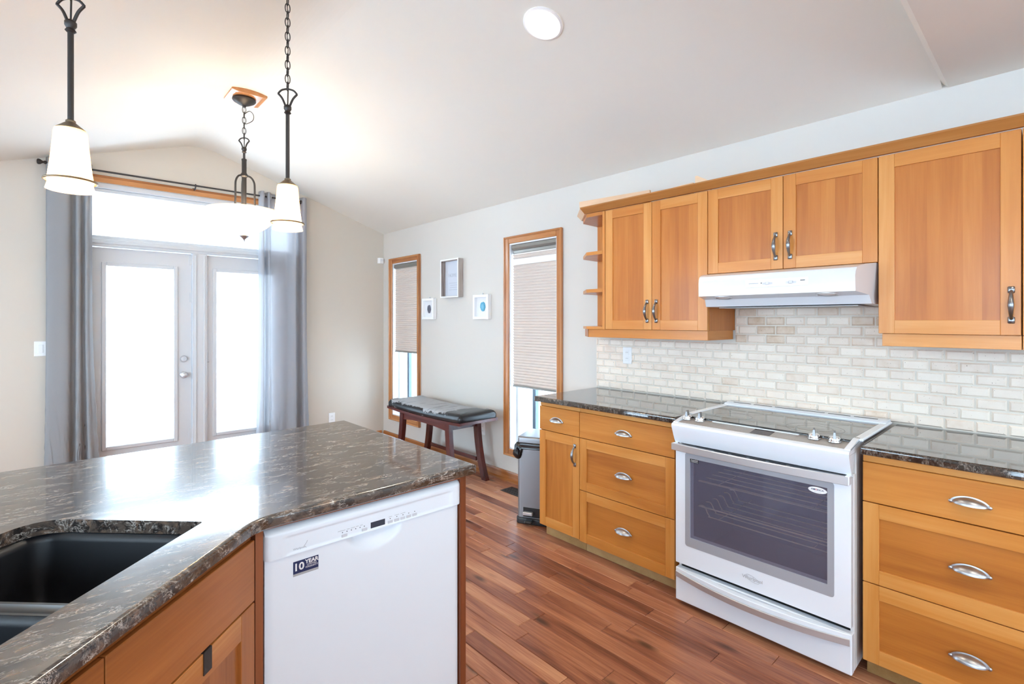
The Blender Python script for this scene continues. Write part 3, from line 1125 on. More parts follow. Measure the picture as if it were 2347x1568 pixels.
yc = yr
top = [(-.035, yc + .035), (-.025, yc - .010), (.03, yc - .028), (.095, yc - .030), (.118, yc + .012), (.136, yc + .015), (.150, yc - .018), (.168, yc - .020), (.182, yc + .012), (.195, yc + .012), (.206, yc - .015), (.225, yc - .015), (.246, yc + .02)]
bot = [(-.045, yc + .04), (-.04, yc - .015), (.02, yc - .040), (.085, yc - .045), (.108, yc + .005), (.128, yc + .012), (.150, yc - .030), (.172, yc - .035), (.192, yc + .010), (.215, yc + .012), (.235, yc - .025), (.262, yc - .020), (.305, yc + .02)]
curtain('grey curtain gathered at the side of the doors with the knob, under the large pendant', top, bot, .012, zr + .045, [(.107, yc), (.182, yc)], 'curtain')
top = [(1.535, yc + .03), (1.545, yc - .035), (1.570, yc - .04), (1.583, yc + .02), (1.600, yc + .03), (1.612, yc - .035), (1.630, yc - .03), (1.66, yc + .03), (1.74, yc + .036), (1.81, yc + .03), (1.85, yc - .03), (1.88, yc - .045), (1.905, yc + .03), (1.935, yc + .03), (1.955, yc - .04), (1.99, yc - .03), (2.010, yc + .02)]
bot = [(1.505, yc + .03), (1.525, yc - .045), (1.560, yc - .05), (1.580, yc + .03), (1.600, yc + .03), (1.618, yc - .045), (1.640, yc - .03), (1.68, yc + .03), (1.74, yc + .02), (1.80, yc + .035), (1.84, yc - .03), (1.88, yc - .055), (1.91, yc + .03), (1.945, yc + .03), (1.975, yc - .05), (2.01, yc - .03), (2.045, yc + .03)]
curtain('sheer grey curtain hanging beside the beige corner wall, partly over the right patio door', top, bot, .012, zr + .045, [(1.575, yc), (1.64, yc), (1.83, yc)], 'curtain_thin')


# ------------------------------------------------------------------ wall plates, sensor, pictures
def outlet(x, y, z, wall, label, h=.115, w=.072):
    r = thing('wall_outlet', label, 'outlet', (x, y, z))
    mb = MB()
    if wall == 'x':
        mb.box(x - .006, x, y - w / 2, y + w / 2, z - h / 2, z + h / 2, b=.003)
        for s in (-1, 1):
            mb.box(x - .008, x - .005, y - .017, y + .017, z + s * .021 - .015, z + s * .021 + .015, b=.002)
            ms = MB()
            for q in (-.006, .006):
                ms.box(x - .0083, x - .0079, y + q - .0012, y + q + .0012, z + s * .021 - .004, z + s * .021 + .006)
            ms.build('socket', 'socket', r)
    else:
        mb.box(x - w / 2, x + w / 2, y - .006, y, z - h / 2, z + h / 2, b=.003)
        for s in (-1, 1):
            mb.box(x - .017, x + .017, y - .008, y - .005, z + s * .021 - .015, z + s * .021 + .015, b=.002)
            ms = MB()
            for q in (-.006, .006):
                ms.box(x + q - .0012, x + q + .0012, y - .0083, y - .0079, z + s * .021 - .004, z + s * .021 + .006)
            ms.build('socket', 'socket', r)
    mb.build('cover_plate', 'plate', r)


outlet(2.940, 2.027, 1.159, 'x', 'white electrical outlet on the tiled backsplash under the wall cabinets')
outlet(2.313, YF, 0.310, 'y', 'white electrical outlet low on the beige far wall above the island corner')
outlet(XW, 3.62, 0.40, 'x', 'white electrical outlet on the wall behind the bench legs')
r = thing('light_switch', 'white double rocker light switch beside the gathered grey curtain', 'light switch', (-.045, YF, 1.175))
MB().box(-.106, .016, YF - .006, YF, 1.116, 1.234, b=.003).build('cover_plate', 'plate', r)
for x in (-.068, -.022):
    MB().box(x - .016, x + .016, YF - .010, YF - .005, 1.142, 1.208, b=.003).build('rocker', 'plate', r)
r = thing('motion_sensor', 'small white alarm sensor high in the corner by the slim window', 'sensor', (2.915, YF, 2.10))
MB().prism([(2.872, YF), (2.872, YF - .018), (2.884, YF - .040), (2.930, YF - .040), (2.944, YF - .016), (2.944, YF)], 2, 2.085, 2.150).build('housing', 'plate', r)
MB().box(2.890, 2.922, YF - .043, YF - .040, 2.112, 2.136, b=.001).build('sensor_lens', 'mount', r)


def shadow_box(y0, y1, z0, z1, d, fw, label, mats, cat='picture frame', tilt=0.0):
    r = thing('picture_frame', label, cat, (XW, (y0 + y1) / 2, z0))
    mb = MB()
    xf = XW - d
    for (a0, a1, b0, b1, m) in ((y0, y0 + fw, z0, z1, 0), (y1 - fw, y1, z0, z1, 0), (y0 + fw, y1 - fw, z1 - fw, z1, 0), (y0 + fw, y1 - fw, z0, z0 + fw, 0)):
        mb.box(xf, XW - .002, a0, a1, b0, b1, b=.0015, m=m)
    mb.build('frame', mats[0], r)
    MB().box(XW - .012, XW - .008, y0 + fw - .002, y1 - fw + .002, z0 + fw - .002, z1 - fw + .002).build('backing', mats[1], r)
    return r


def agate(r, y, z, ry, rz_, m):
    mb = MB()
    pts = []
    rg = random.Random(5)
    for k in range(28):
        a = 2 * PI * k / 28
        q = 1 + rg.uniform(-.08, .08)
        pts.append((y + ry * q * math.cos(a), z + rz_ * q * math.sin(a)))
    mb.prism(pts, 0, XW - .020, XW - .012)
    o = mb.build('agate_slice', m, r)
    mb = MB()
    mb.prism([(y + (p[0] - y) * .5, z + (p[1] - z) * .55) for p in pts], 0, XW - .0206, XW - .0199)
    mb.build('agate_core', m + '2', o)


r = shadow_box(4.385, 4.605, 1.414, 1.634, .042, .024, 'small square white shadow box with a grey agate slice', ('plate', 'mount'))
agate(r, 4.50, 1.522, .030, .042, 'agate_g')
MB().tube([(XW - .012, 4.495, 1.632), (XW - .012, 4.495, 1.650)], .005, 8).build('hanger', 'pewter', r)
r = shadow_box(3.500, 3.722, 1.414, 1.640, .042, .024, 'small square white shadow box with a turquoise agate slice', ('plate', 'mount'))
agate(r, 3.605, 1.530, .034, .042, 'agate_b')
MB().tube([(XW - .012, 3.61, 1.638), (XW - .012, 3.61, 1.656)], .005, 8).build('hanger', 'pewter', r)
r = shadow_box(3.925, 4.220, 1.632, 2.005, .062, .012, 'tall picture with weathered wood sides and pale print above two small shadow boxes', ('rustic', 'paper'))
mb = MB()
for (a0, a1, b0, b1) in ((3.921, 3.935, 1.628, 2.009), (4.210, 4.224, 1.628, 2.009), (3.935, 4.210, 1.995, 2.009), (3.935, 4.210, 1.628, 1.642)):
    mb.box(XW - .066, XW - .0615, a0, a1, b0, b1, b=.001)
mb.build('front_edge', 'plate', r)
text('print_lettering', 'HOME', .050, (XW - .0135, 4.085, 1.850), (0, -1, 0), (0, 0, 1), 'paperink', r)
mb = MB()
for k in range(4):
    mb.box(XW - .0136, XW - .0119, 4.00 + .008 * (k % 2), 4.14 - .01 * (k % 3), 1.705 + .022 * k, 1.711 + .022 * k)
mb.build('print_lines', 'paperink', r)

# ------------------------------------------------------------------ cabinets (local frame: x along the front, y inwards, z up)
BEV = .0015


def shaker(mb, x0, x1, z0, z1, st, rail=None, t=.020, rec=.008, panel_m=0, y=0.0):
    rail = rail or st
    pt = random.random()
    fr = lambda: random.uniform(.55, 1.05)
    mb.box(x0, x0 + st, y, y + t, z0, z1, b=BEV, m=0, t=fr())
    mb.box(x1 - st, x1, y, y + t, z0, z1, b=BEV, m=0, t=fr())
    mb.box(x0 + st, x1 - st, y, y + t, z1 - rail, z1, b=BEV * .6, m=1, t=fr())
    mb.box(x0 + st, x1 - st, y, y + t, z0, z0 + rail, b=BEV * .6, m=1, t=fr())
    a, b_ = x0 + st - .004, x1 - st + .004
    n = max(2, int(round((b_ - a) / .055))) if panel_m == 0 else 1
    for i in range(n):       # the panel is glued up from narrow boards
        mb.box(a + (b_ - a) * i / n, a + (b_ - a) * (i + 1) / n, y + rec, y + t - .003, z0 + rail - .004, z1 - rail + .004, m=panel_m, t=.12 + .22 * pt + random.uniform(-.10, .16))


def cup_mesh():
    a, b, d = .0475, .024, .031
    mb = MB()
    rows = []
    for i in range(9):
        v = PI / 2 * i / 8
        row = []
        for j in range(25):
            u = PI * j / 24
            s = math.sin(u) ** 1.1 if 0 < j < 24 else 0
            row.append((a * math.cos(u), -.002 - d * s * math.sin(v), b * s * math.cos(v)))
        rows.append(row)
    mb.grid(rows)
    rows2 = [[(p[0] * .95, p[1] * .93 + .0004, p[2] * .93 - .0005) for p in r] for r in rows]
    mb.grid(rows2)
    mb.grid([rows[-1], rows2[-1]])
    # flat flange against the wood and the two screw ears
    ring = []
    for j in range(25):
        u = PI * j / 24
        s = math.sin(u) ** 1.1 if 0 < j < 24 else 0
        ring.append(((a + .006) * math.cos(u), (b + .004) * s))
    poly = ring + [(-a * .9 * math.cos(PI * j / 12), .001) for j in range(13)]
    mb.grid([[(p[0], -.0025, p[1]) for p in ring], [(p[0] * .86, -.0035, p[1] * .86) for p in ring]])
    for s in (-1, 1):
        mb.lathe([(.006, 0), (.006, -.004), (.004, -.0055), (0, -.006)], (s * (a + .003), 0, .002), 14, axis=1)
    o = mb.build('pull', 'pewter', smooth=50)
    me = o.data
    bpy.data.objects.remove(o)
    return me


CUP = cup_mesh()


def bow_mesh():
    mb = MB()
    path, rad = [], []
    n = 18
    for i in range(n + 1):
        t = i / n
        z = -.052 + .104 * t
        s = math.sin(PI * t)
        path.append((0, -.004 - .026 * s ** .7, z))
        q = abs(2 * t - 1)
        rad.append(.0092 - .0052 * q ** 1.1 if q < .85 else .0048)
    mb.tube(path, rad, 12)
    for s in (-1, 1):
        mb.box(-.0098, .0098, -.0065, 0, s * .056 - .0125, s * .056 + .0125, b=.0032)
        mb.lathe([(.0050, -.003), (.0072, 0), (.0050, .003)], (0, -.0225, s * .028), 14)
    o = mb.build('handle', 'pewter_dark', smooth=50)
    me = o.data
    bpy.data.objects.remove(o)
    return me


BOW = bow_mesh()


def fronts(root, spec, w, wood_set, stile=.052, sub=True):
    """spec: list of (kind, x0, x1, z0, z1, pull_x, pull_z)."""
    v, h = wood_set + '_z', wood_set + '_x'
    for kind, x0, x1, z0, z1, px, pz in spec:
        mb = MB()
        if kind == 'slab':
            mb.box(x0, x1, 0, .020, z0, z1, b=BEV, m=0, t=random.uniform(.25, .75))
            d = mb.build('drawer', [h], root, local=True)
        elif kind == 'drawer':
            shaker(mb, x0, x1, z0, z1, stile, .055, panel_m=1)
            d = mb.build('drawer', [v, h], root, local=True)
        else:
            shaker(mb, x0, x1, z0, z1, stile, .057, panel_m=0)
            d = mb.build('door', [v, h], root, local=True)
        if px is not None:
            if kind == 'door':
                inst(BOW, 'handle', d, (px, 0, pz))
            else:
                inst(CUP, 'pull', d, (px, 0, pz))


def base_carcass(root, w, ws, depth=.595, left_end=False, toe=True):
    mb = MB()
    e = .0015
    y0 = .0215
    mb.box(e, .018, y0, depth, .085, .880)
    mb.box(w - .018, w - e, y0, depth, .085, .880)
    mb.box(.018, w - .018, y0, depth, .085, .103, m=1)
    mb.box(.018, w - .018, depth - .008, depth, .103, .880)
    mb.box(.0004, w - .0004, .010, y0 + .018, .8515, .8815, b=.0008, m=1, t=.95)
    mb.build('carcass', [ws + '_z', ws + '_x'], root, local=True)
    if toe:
        MB().box(e, w - e, .066, .082, 0.0005, .0845).build('toe_kick', 'kick', root, local=True)


XB = 2.335
QR = R(-90)


def wall_run(name, label, y_left, x=XB, z=0, group=None):
    return thing(name, label, 'cabinet', (x, y_left, z), QR, group)


g = .0015
r = wall_run('base_cabinet', 'narrow base cabinet at the free end of the counter, with one drawer over one door', 2.2875)
base_carcass(r, .335, 'low')
fronts(r, [('slab', g, .335 - g, .6995, .8505, .150, .765), ('door', g, .335 - g, .085, .6955, .300, .585)], .335, 'low')
r = wall_run('base_cabinet', 'three-drawer base cabinet between the narrow cabinet and the range', 1.952)
base_carcass(r, .626, 'low')
SP3 = lambda w, px: [('slab', g, w - g, .6995, .8505, px, .765), ('drawer', g, w - g, .3870, .6955, px, .530), ('drawer', g, w - g, .0790, .3830, px, .222)]
fronts(r, SP3(.626, .314), .626, 'low')
r = wall_run('base_cabinet', 'three-drawer base cabinet on the right side of the range, cut by the picture edge', .5245)
base_carcass(r, .626, 'low')
fronts(r, SP3(.626, .312), .626, 'low')
r = wall_run('base_cabinet', 'base cabinet farther along the wall beyond the right drawers', -.103)
base_carcass(r, .80, 'low')
fronts(r, [('slab', g, .80 - g, .6995, .8505, .40, .765), ('door', g, .40 - g, .085, .6955, .36, .585), ('door', .40 + g, .80 - g, .085, .6955, .44, .585)], .80, 'low')

# wall cabinets
XU = 2.610


def wall_cabinet(name, label, y_left, w, zb, zt, doors, pulls, rail=None, side=None):
    r = wall_run(name, label, y_left, XU, zb)
    mb = MB()
    hgt = zt - zb
    y0, dp = .0215, .3385
    e = .001
    mb.box(e, .018, y0, dp, 0, hgt)
    mb.box(w - .018, w - e, y0, dp, 0, hgt)
    mb.box(.018, w - .018, y0, dp, 0, .018, m=1)
    mb.box(.018, w - .018, y0, dp, hgt - .018, hgt, m=1)
    mb.box(.018, w - .018, dp - .006, dp, .018, hgt - .018)
    mb.build('carcass', ['cab_z', 'cab_x'], r, local=True)
    n = len(doors)
    for (x0, x1), p in zip(doors, pulls):
        mb = MB()
        shaker(mb, x0 + .0015, x1 - .0015, .001, hgt - .002, .055, .056)
        d = mb.build('door', ['cab_z', 'cab_x'], r, local=True)
        if p:
            inst(BOW, 'handle', d, (p[0], 0, p[1]))
    if rail:
        mb = MB()
        a, b = rail
        mb.box(a, b, .014, .030, -.053, -.0005, b=.001, m=1)
        mb.box(a, a + .016, .030, .325, -.053, -.0005, m=2)
        mb.box(b - .016, b, .030, .325, -.053, -.0005, m=2)
        mb.build('light_rail', ['cab_z', 'cab_x', 'cab_y'], r, local=True)
    return r


wall_cabinet('wall_cabinet', 'two-door wall cabinet between the open corner shelves and the range hood', 1.9705, .682, 1.345, 2.104,
             [(0, .3395), (.3395, .682)], [(.309, .111), (.370, .111)], rail=(-.145, .676))
wall_cabinet('wall_cabinet', 'short two-door wall cabinet directly above the white range hood', 1.2880, .758, 1.6505, 2.104,
             [(0, .379), (.379, .758)], [(.346, .113), (.411, .113)])
wall_cabinet('wall_cabinet', 'tall single-door wall cabinet on the right of the range hood', .5295, .4325, 1.345, 2.104,
             [(0, .4325)], [(.4055, .113)], rail=(.012, .432))
wall_cabinet('wall_cabinet', 'wall cabinet beyond the tall single-door one, only its edge in view', .0960, .45, 1.345, 2.104,
             [(0, .45)], [(.035, .113)], rail=(.001, .45))

# open corner shelf unit at the end of the wall cabinets
r = wall_run('corner_shelf', 'open angled corner shelves at the free end of the wall cabinets', 1.9720, XU, 1.345)
r['category'] = 'shelf'
# local: x to the right (towards the doors) so the shelves lie at negative x; y inwards
plan = lambda o=0.0: [(-.0015, .0 + o), (-.150 + o, .0 + o), (-.305 + o, .155 + o), (-.312 + o, .3385), (-.0015, .3385)]
mb = MB()
mb.box(-.020, -.0012, 0, .322, .0, .759, b=.001, t=.8)
mb.build('side_panel', ['cab_z'], r, local=True)
MB().box(-.312, -.0215, .326, .338, .0, .757).build('back_panel', 'cab_z', r, local=True)
for zc, th in ((.000, .017), (.240, .022), (.485, .022), (.737, .022)):
    mb = MB()
    pl = plan(0.0)
    pl = [(min(p[0], -.0205), min(p[1], .3255)) for p in pl]
    mb.prism(pl, 2, zc, zc + th)
    mb.build('shelf', 'cab_x', r, local=True)
mb = MB()
mb.hexa([(-.146, .014, -.053), (-.290, .158, -.053), (-.279, .169, -.053), (-.1461, .036, -.053), (-.146, .014, -.0005), (-.290, .158, -.0005), (-.279, .169, -.0005), (-.1461, .036, -.0005)])
mb.box(-.290, -.279, .170, .325, -.053, -.0005)
mb.build('light_rail', 'cab_y', r, local=True)

# crown molding along the cabinet tops, with its angled end over the corner shelves
crown_path = [(2.944, 2.300), (2.768, 2.286), (2.606, 2.128), (2.606, -.354)]


def crown_ring(off, z):
    out = []
    n = len(crown_path)
    for i in range(n):
        p = Vector(crown_path[i])
        ds = []
        if i > 0:
            ds.append((p - Vector(crown_path[i - 1])).normalized())
        if i < n - 1:
            ds.append((Vector(crown_path[i + 1]) - p).normalized())
        # path runs wall -> front -> towards the camera; outside is on its right-hand side
        ns = [Vector((d.y, -d.x)) for d in ds]
        m = sum(ns, Vector((0, 0)))
        m = m / m.length_squared * len(ns) if len(ns) == 2 else m
        if len(ns) == 2:
            m = (ns[0] + ns[1]) * 2 / (ns[0] + ns[1]).length_squared * 1.0
        q = p + m * off
        out.append((q.x, q.y, z))
    return out


sgn = 1.0
tst = crown_ring(.03, 2.1)
if tst[-1][0] > 2.606:
    sgn = -1.0
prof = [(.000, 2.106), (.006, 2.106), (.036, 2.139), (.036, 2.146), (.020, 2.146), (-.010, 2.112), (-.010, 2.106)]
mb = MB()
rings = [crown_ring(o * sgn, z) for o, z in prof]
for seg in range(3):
    mb.grid([[q[seg], q[seg + 1]] for q in rings + [rings[0]]], t=.45 if seg == 2 else .8, m=0 if seg == 2 else 1)  # angled end gets paler wood, painting in the brighter light on it
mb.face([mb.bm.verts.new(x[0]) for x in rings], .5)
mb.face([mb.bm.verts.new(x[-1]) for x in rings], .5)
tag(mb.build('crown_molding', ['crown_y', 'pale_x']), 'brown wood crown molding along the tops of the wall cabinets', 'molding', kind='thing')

# loose offcuts left on top of the cabinets
mb = MB()
mb.hexa([(2.665, 2.225, 2.1305), (2.705, 1.700, 2.1305), (2.723, 1.702, 2.1305), (2.683, 2.227, 2.1305),
         (2.640, 2.208, 2.206), (2.680, 1.690, 2.196), (2.698, 1.692, 2.196), (2.658, 2.210, 2.206)])
mb.box(2.66, 2.76, 1.75, 2.02, 2.1062, 2.1302)
tag(mb.build('wood_board', 'pale_y'), 'pale bare wood board leaning on top of the cabinets over the corner shelves', 'board')
mb = MB()
mb.prism([(1.378, 2.1062), (1.378, 2.206), (1.366, 2.206), (1.290, 2.160), (1.290, 2.1062)], 0, 2.645, 2.660)
tag(mb.build('wood_offcut', 'pale_y'), 'pointed pale wood offcut standing on the cabinet tops behind the crown', 'offcut')
mb = MB()
mb.hexa([(2.650, 1.395, 2.1062), (2.650, 1.56, 2.1062), (2.668, 1.56, 2.1062), (2.668, 1.395, 2.1062), (2.650, 1.395, 2.176), (2.650, 1.56, 2.168), (2.668, 1.56, 2.168), (2.668, 1.395, 2.176)])
tag(mb.build('wood_offcut', 'pale_y'), 'thin low wood strip on the cabinet tops beside the pointed offcut', 'offcut')

# ------------------------------------------------------------------ counters, backsplash
mb = MB()
poly = [(2.945, 1.2960), (2.945, 2.288), (2.272, 2.288), (2.310, 1.3085), (2.40, 1.2960)]
poly = [(2.945, 1.3050), (2.945, 2.300), (2.293, 2.300), (2.306, 1.3050)]
mb.slab(fillet(poly, [0, 0, .012, .004]), [], .8825, .914, rnd=.008)
tag(mb.build('countertop', 'granite2', smooth=40, flat_top=True), 'shade-darkened brown stone countertop on the bin side of the range', 'countertop')
mb = MB()
poly = [(2.945, -.905), (2.945, .5260), (2.310, .5260), (2.310, -.905)]
mb.slab(fillet(poly, [0, 0, .004, 0]), [], .8825, .914, rnd=.008)
tag(mb.build('countertop', 'granite2', smooth=40, flat_top=True), 'shade-darkened brown stone countertop on the right side of the range, running out of view', 'countertop')

mb = MB()
mb.box(2.9455, 2.9495, -.90, 2.302, .9145, 1.290)
mb.box(2.9455, 2.9495, .531, 1.287, 1.290, 1.660)
mb.mi = 1
TW, TH, gr = .1015, .0508, .0055
rg = random.Random(11)


def tile(y0, y1, z0, z1, t):
    b = .007
    x0, x1, x2 = 2.9460, 2.9425, 2.9385
    mb.mi = 1
    A = [mb.bm.verts.new((x0, y, z)) for y, z in ((y0, z0), (y1, z0), (y1, z1), (y0, z1))]
    j = lambda: rg.uniform(-.0010, .0010)
    bb = min(b, (y1 - y0) * .3, (z1 - z0) * .3)
    B = [mb.bm.verts.new((x2, y, z)) for y, z in ((y0 + bb + j(), z0 + bb + j()), (y1 - bb + j(), z0 + bb + j()), (y1 - bb + j(), z1 - bb + j()), (y0 + bb + j(), z1 - bb + j()))]
    mb.face(B, t)
    for i in range(4):
        mb.face([A[i], A[(i + 1) % 4], B[(i + 1) % 4], B[i]], t)


for row in range(15):
    z0 = .9155 + row * TH
    z1 = z0 + TH
    zones = [(-.90, 2.302)] if z1 < 1.30 else [(.532, 1.286)]
    if z0 > 1.655:
        break
    for (ya, yb) in zones:
        ph = 1.217 if row % 2 else 1.266
        k = math.floor((ya - ph) / TW)
        y = ph + k * TW
        while y < yb:
            a, b2 = max(y, ya) + gr / 2, min(y + TW, yb) - gr / 2
            y += TW
            if b2 - a < .012:
                continue
            t = rg.random() ** 1.5 * .62
            yc_ = (a + b2) / 2
            if .50 < yc_ < 1.35 and rg.random() < .55:
                t = min(1, t + (.28 if z0 > 1.15 else .14))
            zz1 = min(z1, 1.658)
            tile(a, b2, z0 + gr / 2, zz1 - gr / 2, t)
tag(mb.build('backsplash', ['grout', 'tile']), 'cream tumbled travertine brick tiles behind the range and counters', 'backsplash')

# ------------------------------------------------------------------ range hood
r = thing('range_hood', 'white under-cabinet range hood above the cooktop', 'range hood', (2.78, .911, 1.47))
yc_ = .911


def hw(x):
    return .375 if x >= 2.61 else .375 - (2.61 - x) / .175 * .036


def hood_sec(pts):
    mb = MB()
    A = [mb.bm.verts.new((x, yc_ - hw(x), z)) for x, z in pts]
    B = [mb.bm.verts.new((x, yc_ + hw(x), z)) for x, z in pts]
    n = len(pts)
    for i in range(n):
        mb.face([A[i], A[(i + 1) % n], B[(i + 1) % n], B[i]], .5)
    mb.face(A, .5)
    mb.face(B, .5)
    return mb


hood_sec([(2.936, 1.649), (2.61, 1.649), (2.52, 1.640), (2.475, 1.631), (2.452, 1.622), (2.441, 1.608), (2.436, 1.588), (2.438, 1.523), (2.55, 1.510), (2.573, 1.473), (2.936, 1.468)]).build('canopy_shell', 'hoodwhite', r, smooth=28)
MB().box(2.60, 2.92, .60, 1.22, 1.4655, 1.469).build('grease_filter', 'grey', r)
for y in (1.150, .690):
    mb = MB()
    mb.lathe([(.044, .001), (.043, -.003), (.037, -.0045), (.034, -.0035)], (0, 0, 0), 32, caps=False)
    tm = Matrix.Translation((2.495, y, 1.5162)) @ Matrix.Rotation(.116, 4, 'Y')
    mb.bm.transform(tm)
    hl_ = mb.build('hood_light', 'steel', r, smooth=40)
    mb = MB()
    mb.lathe([(.034, -.0015), (.020, -.0042), (0, -.0050)], (0, 0, 0), 28)
    mb.bm.transform(tm)
    mb.build('lens', 'plate', hl_, smooth=60)
# control strip
mb = MB()
mb.box(2.4345, 2.4372, .745, 1.015, 1.556, 1.592, b=.001)
mb.build('control_strip', 'plate', r)
for y in (.915, .815):
    mb = MB()
    mb.box(2.4335, 2.4348, y - .022, y + .022, 1.567, 1.577)
    mb.box(2.4265, 2.4348, y - .008, y + .008, 1.566, 1.580, b=.002)
    mb.build('slider', 'button', r)
MB().box(2.4338, 2.4346, .955, .999, 1.5725, 1.5765).build('printed_mark', 'faint', r)
MB().lathe([(.003, -.0), (.003, .001)], (2.4336, .942, 1.575), 10, axis=0).build('indicator_dot', 'dot', r)
MB().box(2.4338, 2.4346, .758, .777, 1.577, 1.581).build('badge', 'dot', r)

# ------------------------------------------------------------------ electric range
r = thing('kitchen_range', 'white electric range with glass cooktop and wide oven window', 'oven range', (2.6, .916, 0))
ya, yb = .545, 1.288          # width of the range
xd = 2.275                    # door plane
mb = MB()
mb.box(2.335, 2.90, ya, ya + .02, .030, .895, b=.002)
mb.box(2.335, 2.90, yb - .02, yb, .030, .895, b=.002)
mb.box(2.88, 2.90, ya + .02, yb - .02, .030, .895)
mb.box(2.335, 2.88, ya + .02, yb - .02, .030, .05)
mb.box(2.310, 2.335, ya, ya + .014, .030, .80, b=.002)
mb.box(2.310, 2.335, yb - .014, yb, .030, .80, b=.002)
mb.box(2.345, 2.88, ya + .02, yb - .02, .80, .895)
mb.build('body', 'offwhite', r)
mb = MB()
for (x0, x1, y0_, y1_, z0, z1) in ((2.36, 2.80, ya + .05, ya + .055, .24, .77), (2.36, 2.80, yb - .055, yb - .05, .24, .77), (2.80, 2.805, ya + .05, yb - .05, .24, .77), (2.36, 2.80, ya + .05, yb - .05, .235, .24), (2.36, 2.80, ya + .05, yb - .05, .77, .775)):
    mb.box(x0, x1, y0_, y1_, z0, z1)
mb.build('oven_cavity', 'ovenin', r)
MB().box(2.312, 2.345, ya + .016, yb - .016, .060, .212).build('dark_recess', 'gap', r)
MB().box(2.312, 2.345, ya + .016, yb - .016, .792, .7995).build('dark_recess', 'gap', r)
for zc, kk in ((.600, 0), (.475, 1)):
    mb = MB()
    y0_, y1_ = ya + .065, yb - .065
    for i in range(6):
        x = 2.395 + i * .068
        if kk:
            mb.tube(smooth_path([(x, y1_, zc), (x, y1_ - .025, zc), (x, y1_ - .05, zc - .04), (x, y1_ - .09, zc - .045), (x, y0_ + .09, zc - .045), (x, y0_ + .05, zc - .04), (x, y0_ + .025, zc), (x, y0_, zc)], 4), .0028, 6)
        else:
            mb.tube([(x, y0_, zc), (x, y1_, zc)], .0026, 6)
    for x in (2.385, 2.78):
        mb.tube([(x, y0_, zc), (x, y1_, zc)], .0035, 6)
    for i in range(2):
        y = y0_ + .10 + i * (y1_ - y0_ - .20)
        mb.tube([(2.385, y, zc - (.045 if kk else 0) + .003), (2.78, y, zc - (.045 if kk else 0) + .003)], .0018, 5)
    mb.build('oven_rack', 'rack', r, smooth=60)
# control console: curved nose
prof = [(2.455, .893), (2.330, .893), (2.279, .803), (2.272, .803), (2.264, .818), (2.255, .838), (2.247, .858), (2.239, .876), (2.236, .890), (2.240, .898), (2.252, .902), (2.400, .921), (2.455, .921)]
mb = MB()
mb.prism(prof, 1, ya, yb)
mb.build('control_console', 'white', r, smooth=28)
MB().box(2.2405, 2.330, ya - .0008, yb + .0008, .8835, .8850).build('console_seam', 'faint', r)


def tilt_plate(y0_, y1_, x0, x1, th, name, m, par=r):
    s = (.921 - .902) / (.400 - .252)
    z = lambda x: .902 + (x - 2.252) * s
    return MB().hexa([(x0, y0_, z(x0) - .001), (x1, y0_, z(x1) - .001), (x1, y1_, z(x1) - .001), (x0, y1_, z(x0) - .001),
                      (x0, y0_, z(x0) + th), (x1, y0_, z(x1) + th), (x1, y1_, z(x1) + th), (x0, y1_, z(x0) + th)]).build(name, m, par)


mb = MB()
s_ = (.921 - .902) / (.400 - .252)
zp = lambda x: .902 + (x - 2.252) * s_
cp = MB()
for (y0_, y1_, x1) in ((ya + .022, .752, 2.402), (1.132, yb - .022, 2.402), (.7525, 1.1315, 2.338)):
    cp.hexa([(2.262, y0_, zp(2.262) - .001), (x1, y0_, zp(x1) - .001), (x1, y1_, zp(x1) - .001), (2.262, y1_, zp(2.262) - .001),
             (2.262, y0_, zp(2.262) + .0012), (x1, y0_, zp(x1) + .0012), (x1, y1_, zp(x1) + .0012), (2.262, y1_, zp(2.262) + .0012)])
cpo = cp.build('control_panel', 'panel', r)
tilt_plate(.752, 1.132, 2.3385, 2.3500, .004, 'panel_bar', 'white')
tilt_plate(.845, .928, 2.268, 2.333, .0018, 'display', 'display', cpo)
for (yb_, stp, wd_) in ((.955, .035, .018), (.770, .014, .007)):
    mb = MB()
    for i in range(5):
        for j in range(3):
            yy, x = yb_ + i * stp, 2.282 + j * .018
            mb.box(x, x + .0025, yy, yy + wd_, zp(x) + .0012, zp(x) + .0017)
    mb.build('printed_marks', 'faint', cpo)
# cooktop
mb = MB()
mb.box(2.345, 2.815, ya + .022, yb - .022, .9150, .9248, b=.001)
mb.build('cooktop_glass', 'cook', r)
for e0, e1, n0, n1 in ((ya - .012, ya + .022, ya, ya + .020), (yb - .022, yb + .012, yb - .020, yb)):
    mb = MB()
    mb.box(2.385, 2.900, e0, e1, .9150, .9275, b=.004)
    mb.prism([(2.258, .900), (2.400, .9185), (2.400, .9275), (2.372, .9275), (2.330, .920), (2.256, .906)], 1, n0, n1)
    mb.build('cooktop_rim', 'white', r, smooth=30)
mb = MB()
mb.prism([(2.815, .9155), (2.815, .929), (2.826, .936), (2.900, .940), (2.912, .936), (2.912, .9155)], 1, ya - .004, yb + .004)
vs = mb.build('vent_strip', 'white', r, smooth=30)
mb = MB()
for i, (a, b) in enumerate(((1.16, 1.255), (1.05, 1.145), (.80, 1.035), (.69, .785), (.58, .675))):
    mb.box(2.852, 2.862, a, b, .935, .9386)
mb.build('vent_slot', 'gap', vs)
for (x, y, ra) in ((2.485, .735, .112), (2.50, 1.100, .085), (2.70, .73, .085), (2.70, 1.10, .105)):
    mb = MB()
    for q in ((ra,) if ra < .11 else (ra, ra * .62)):
        mb.lathe([(q - .0011, .92485), (q + .0011, .92485), (q + .0011, .92505), (q - .0011, .92505), (q - .0011, .92485)], (x, y, 0), 48, caps=False)
    mb.build('burner_ring', 'ring', r)
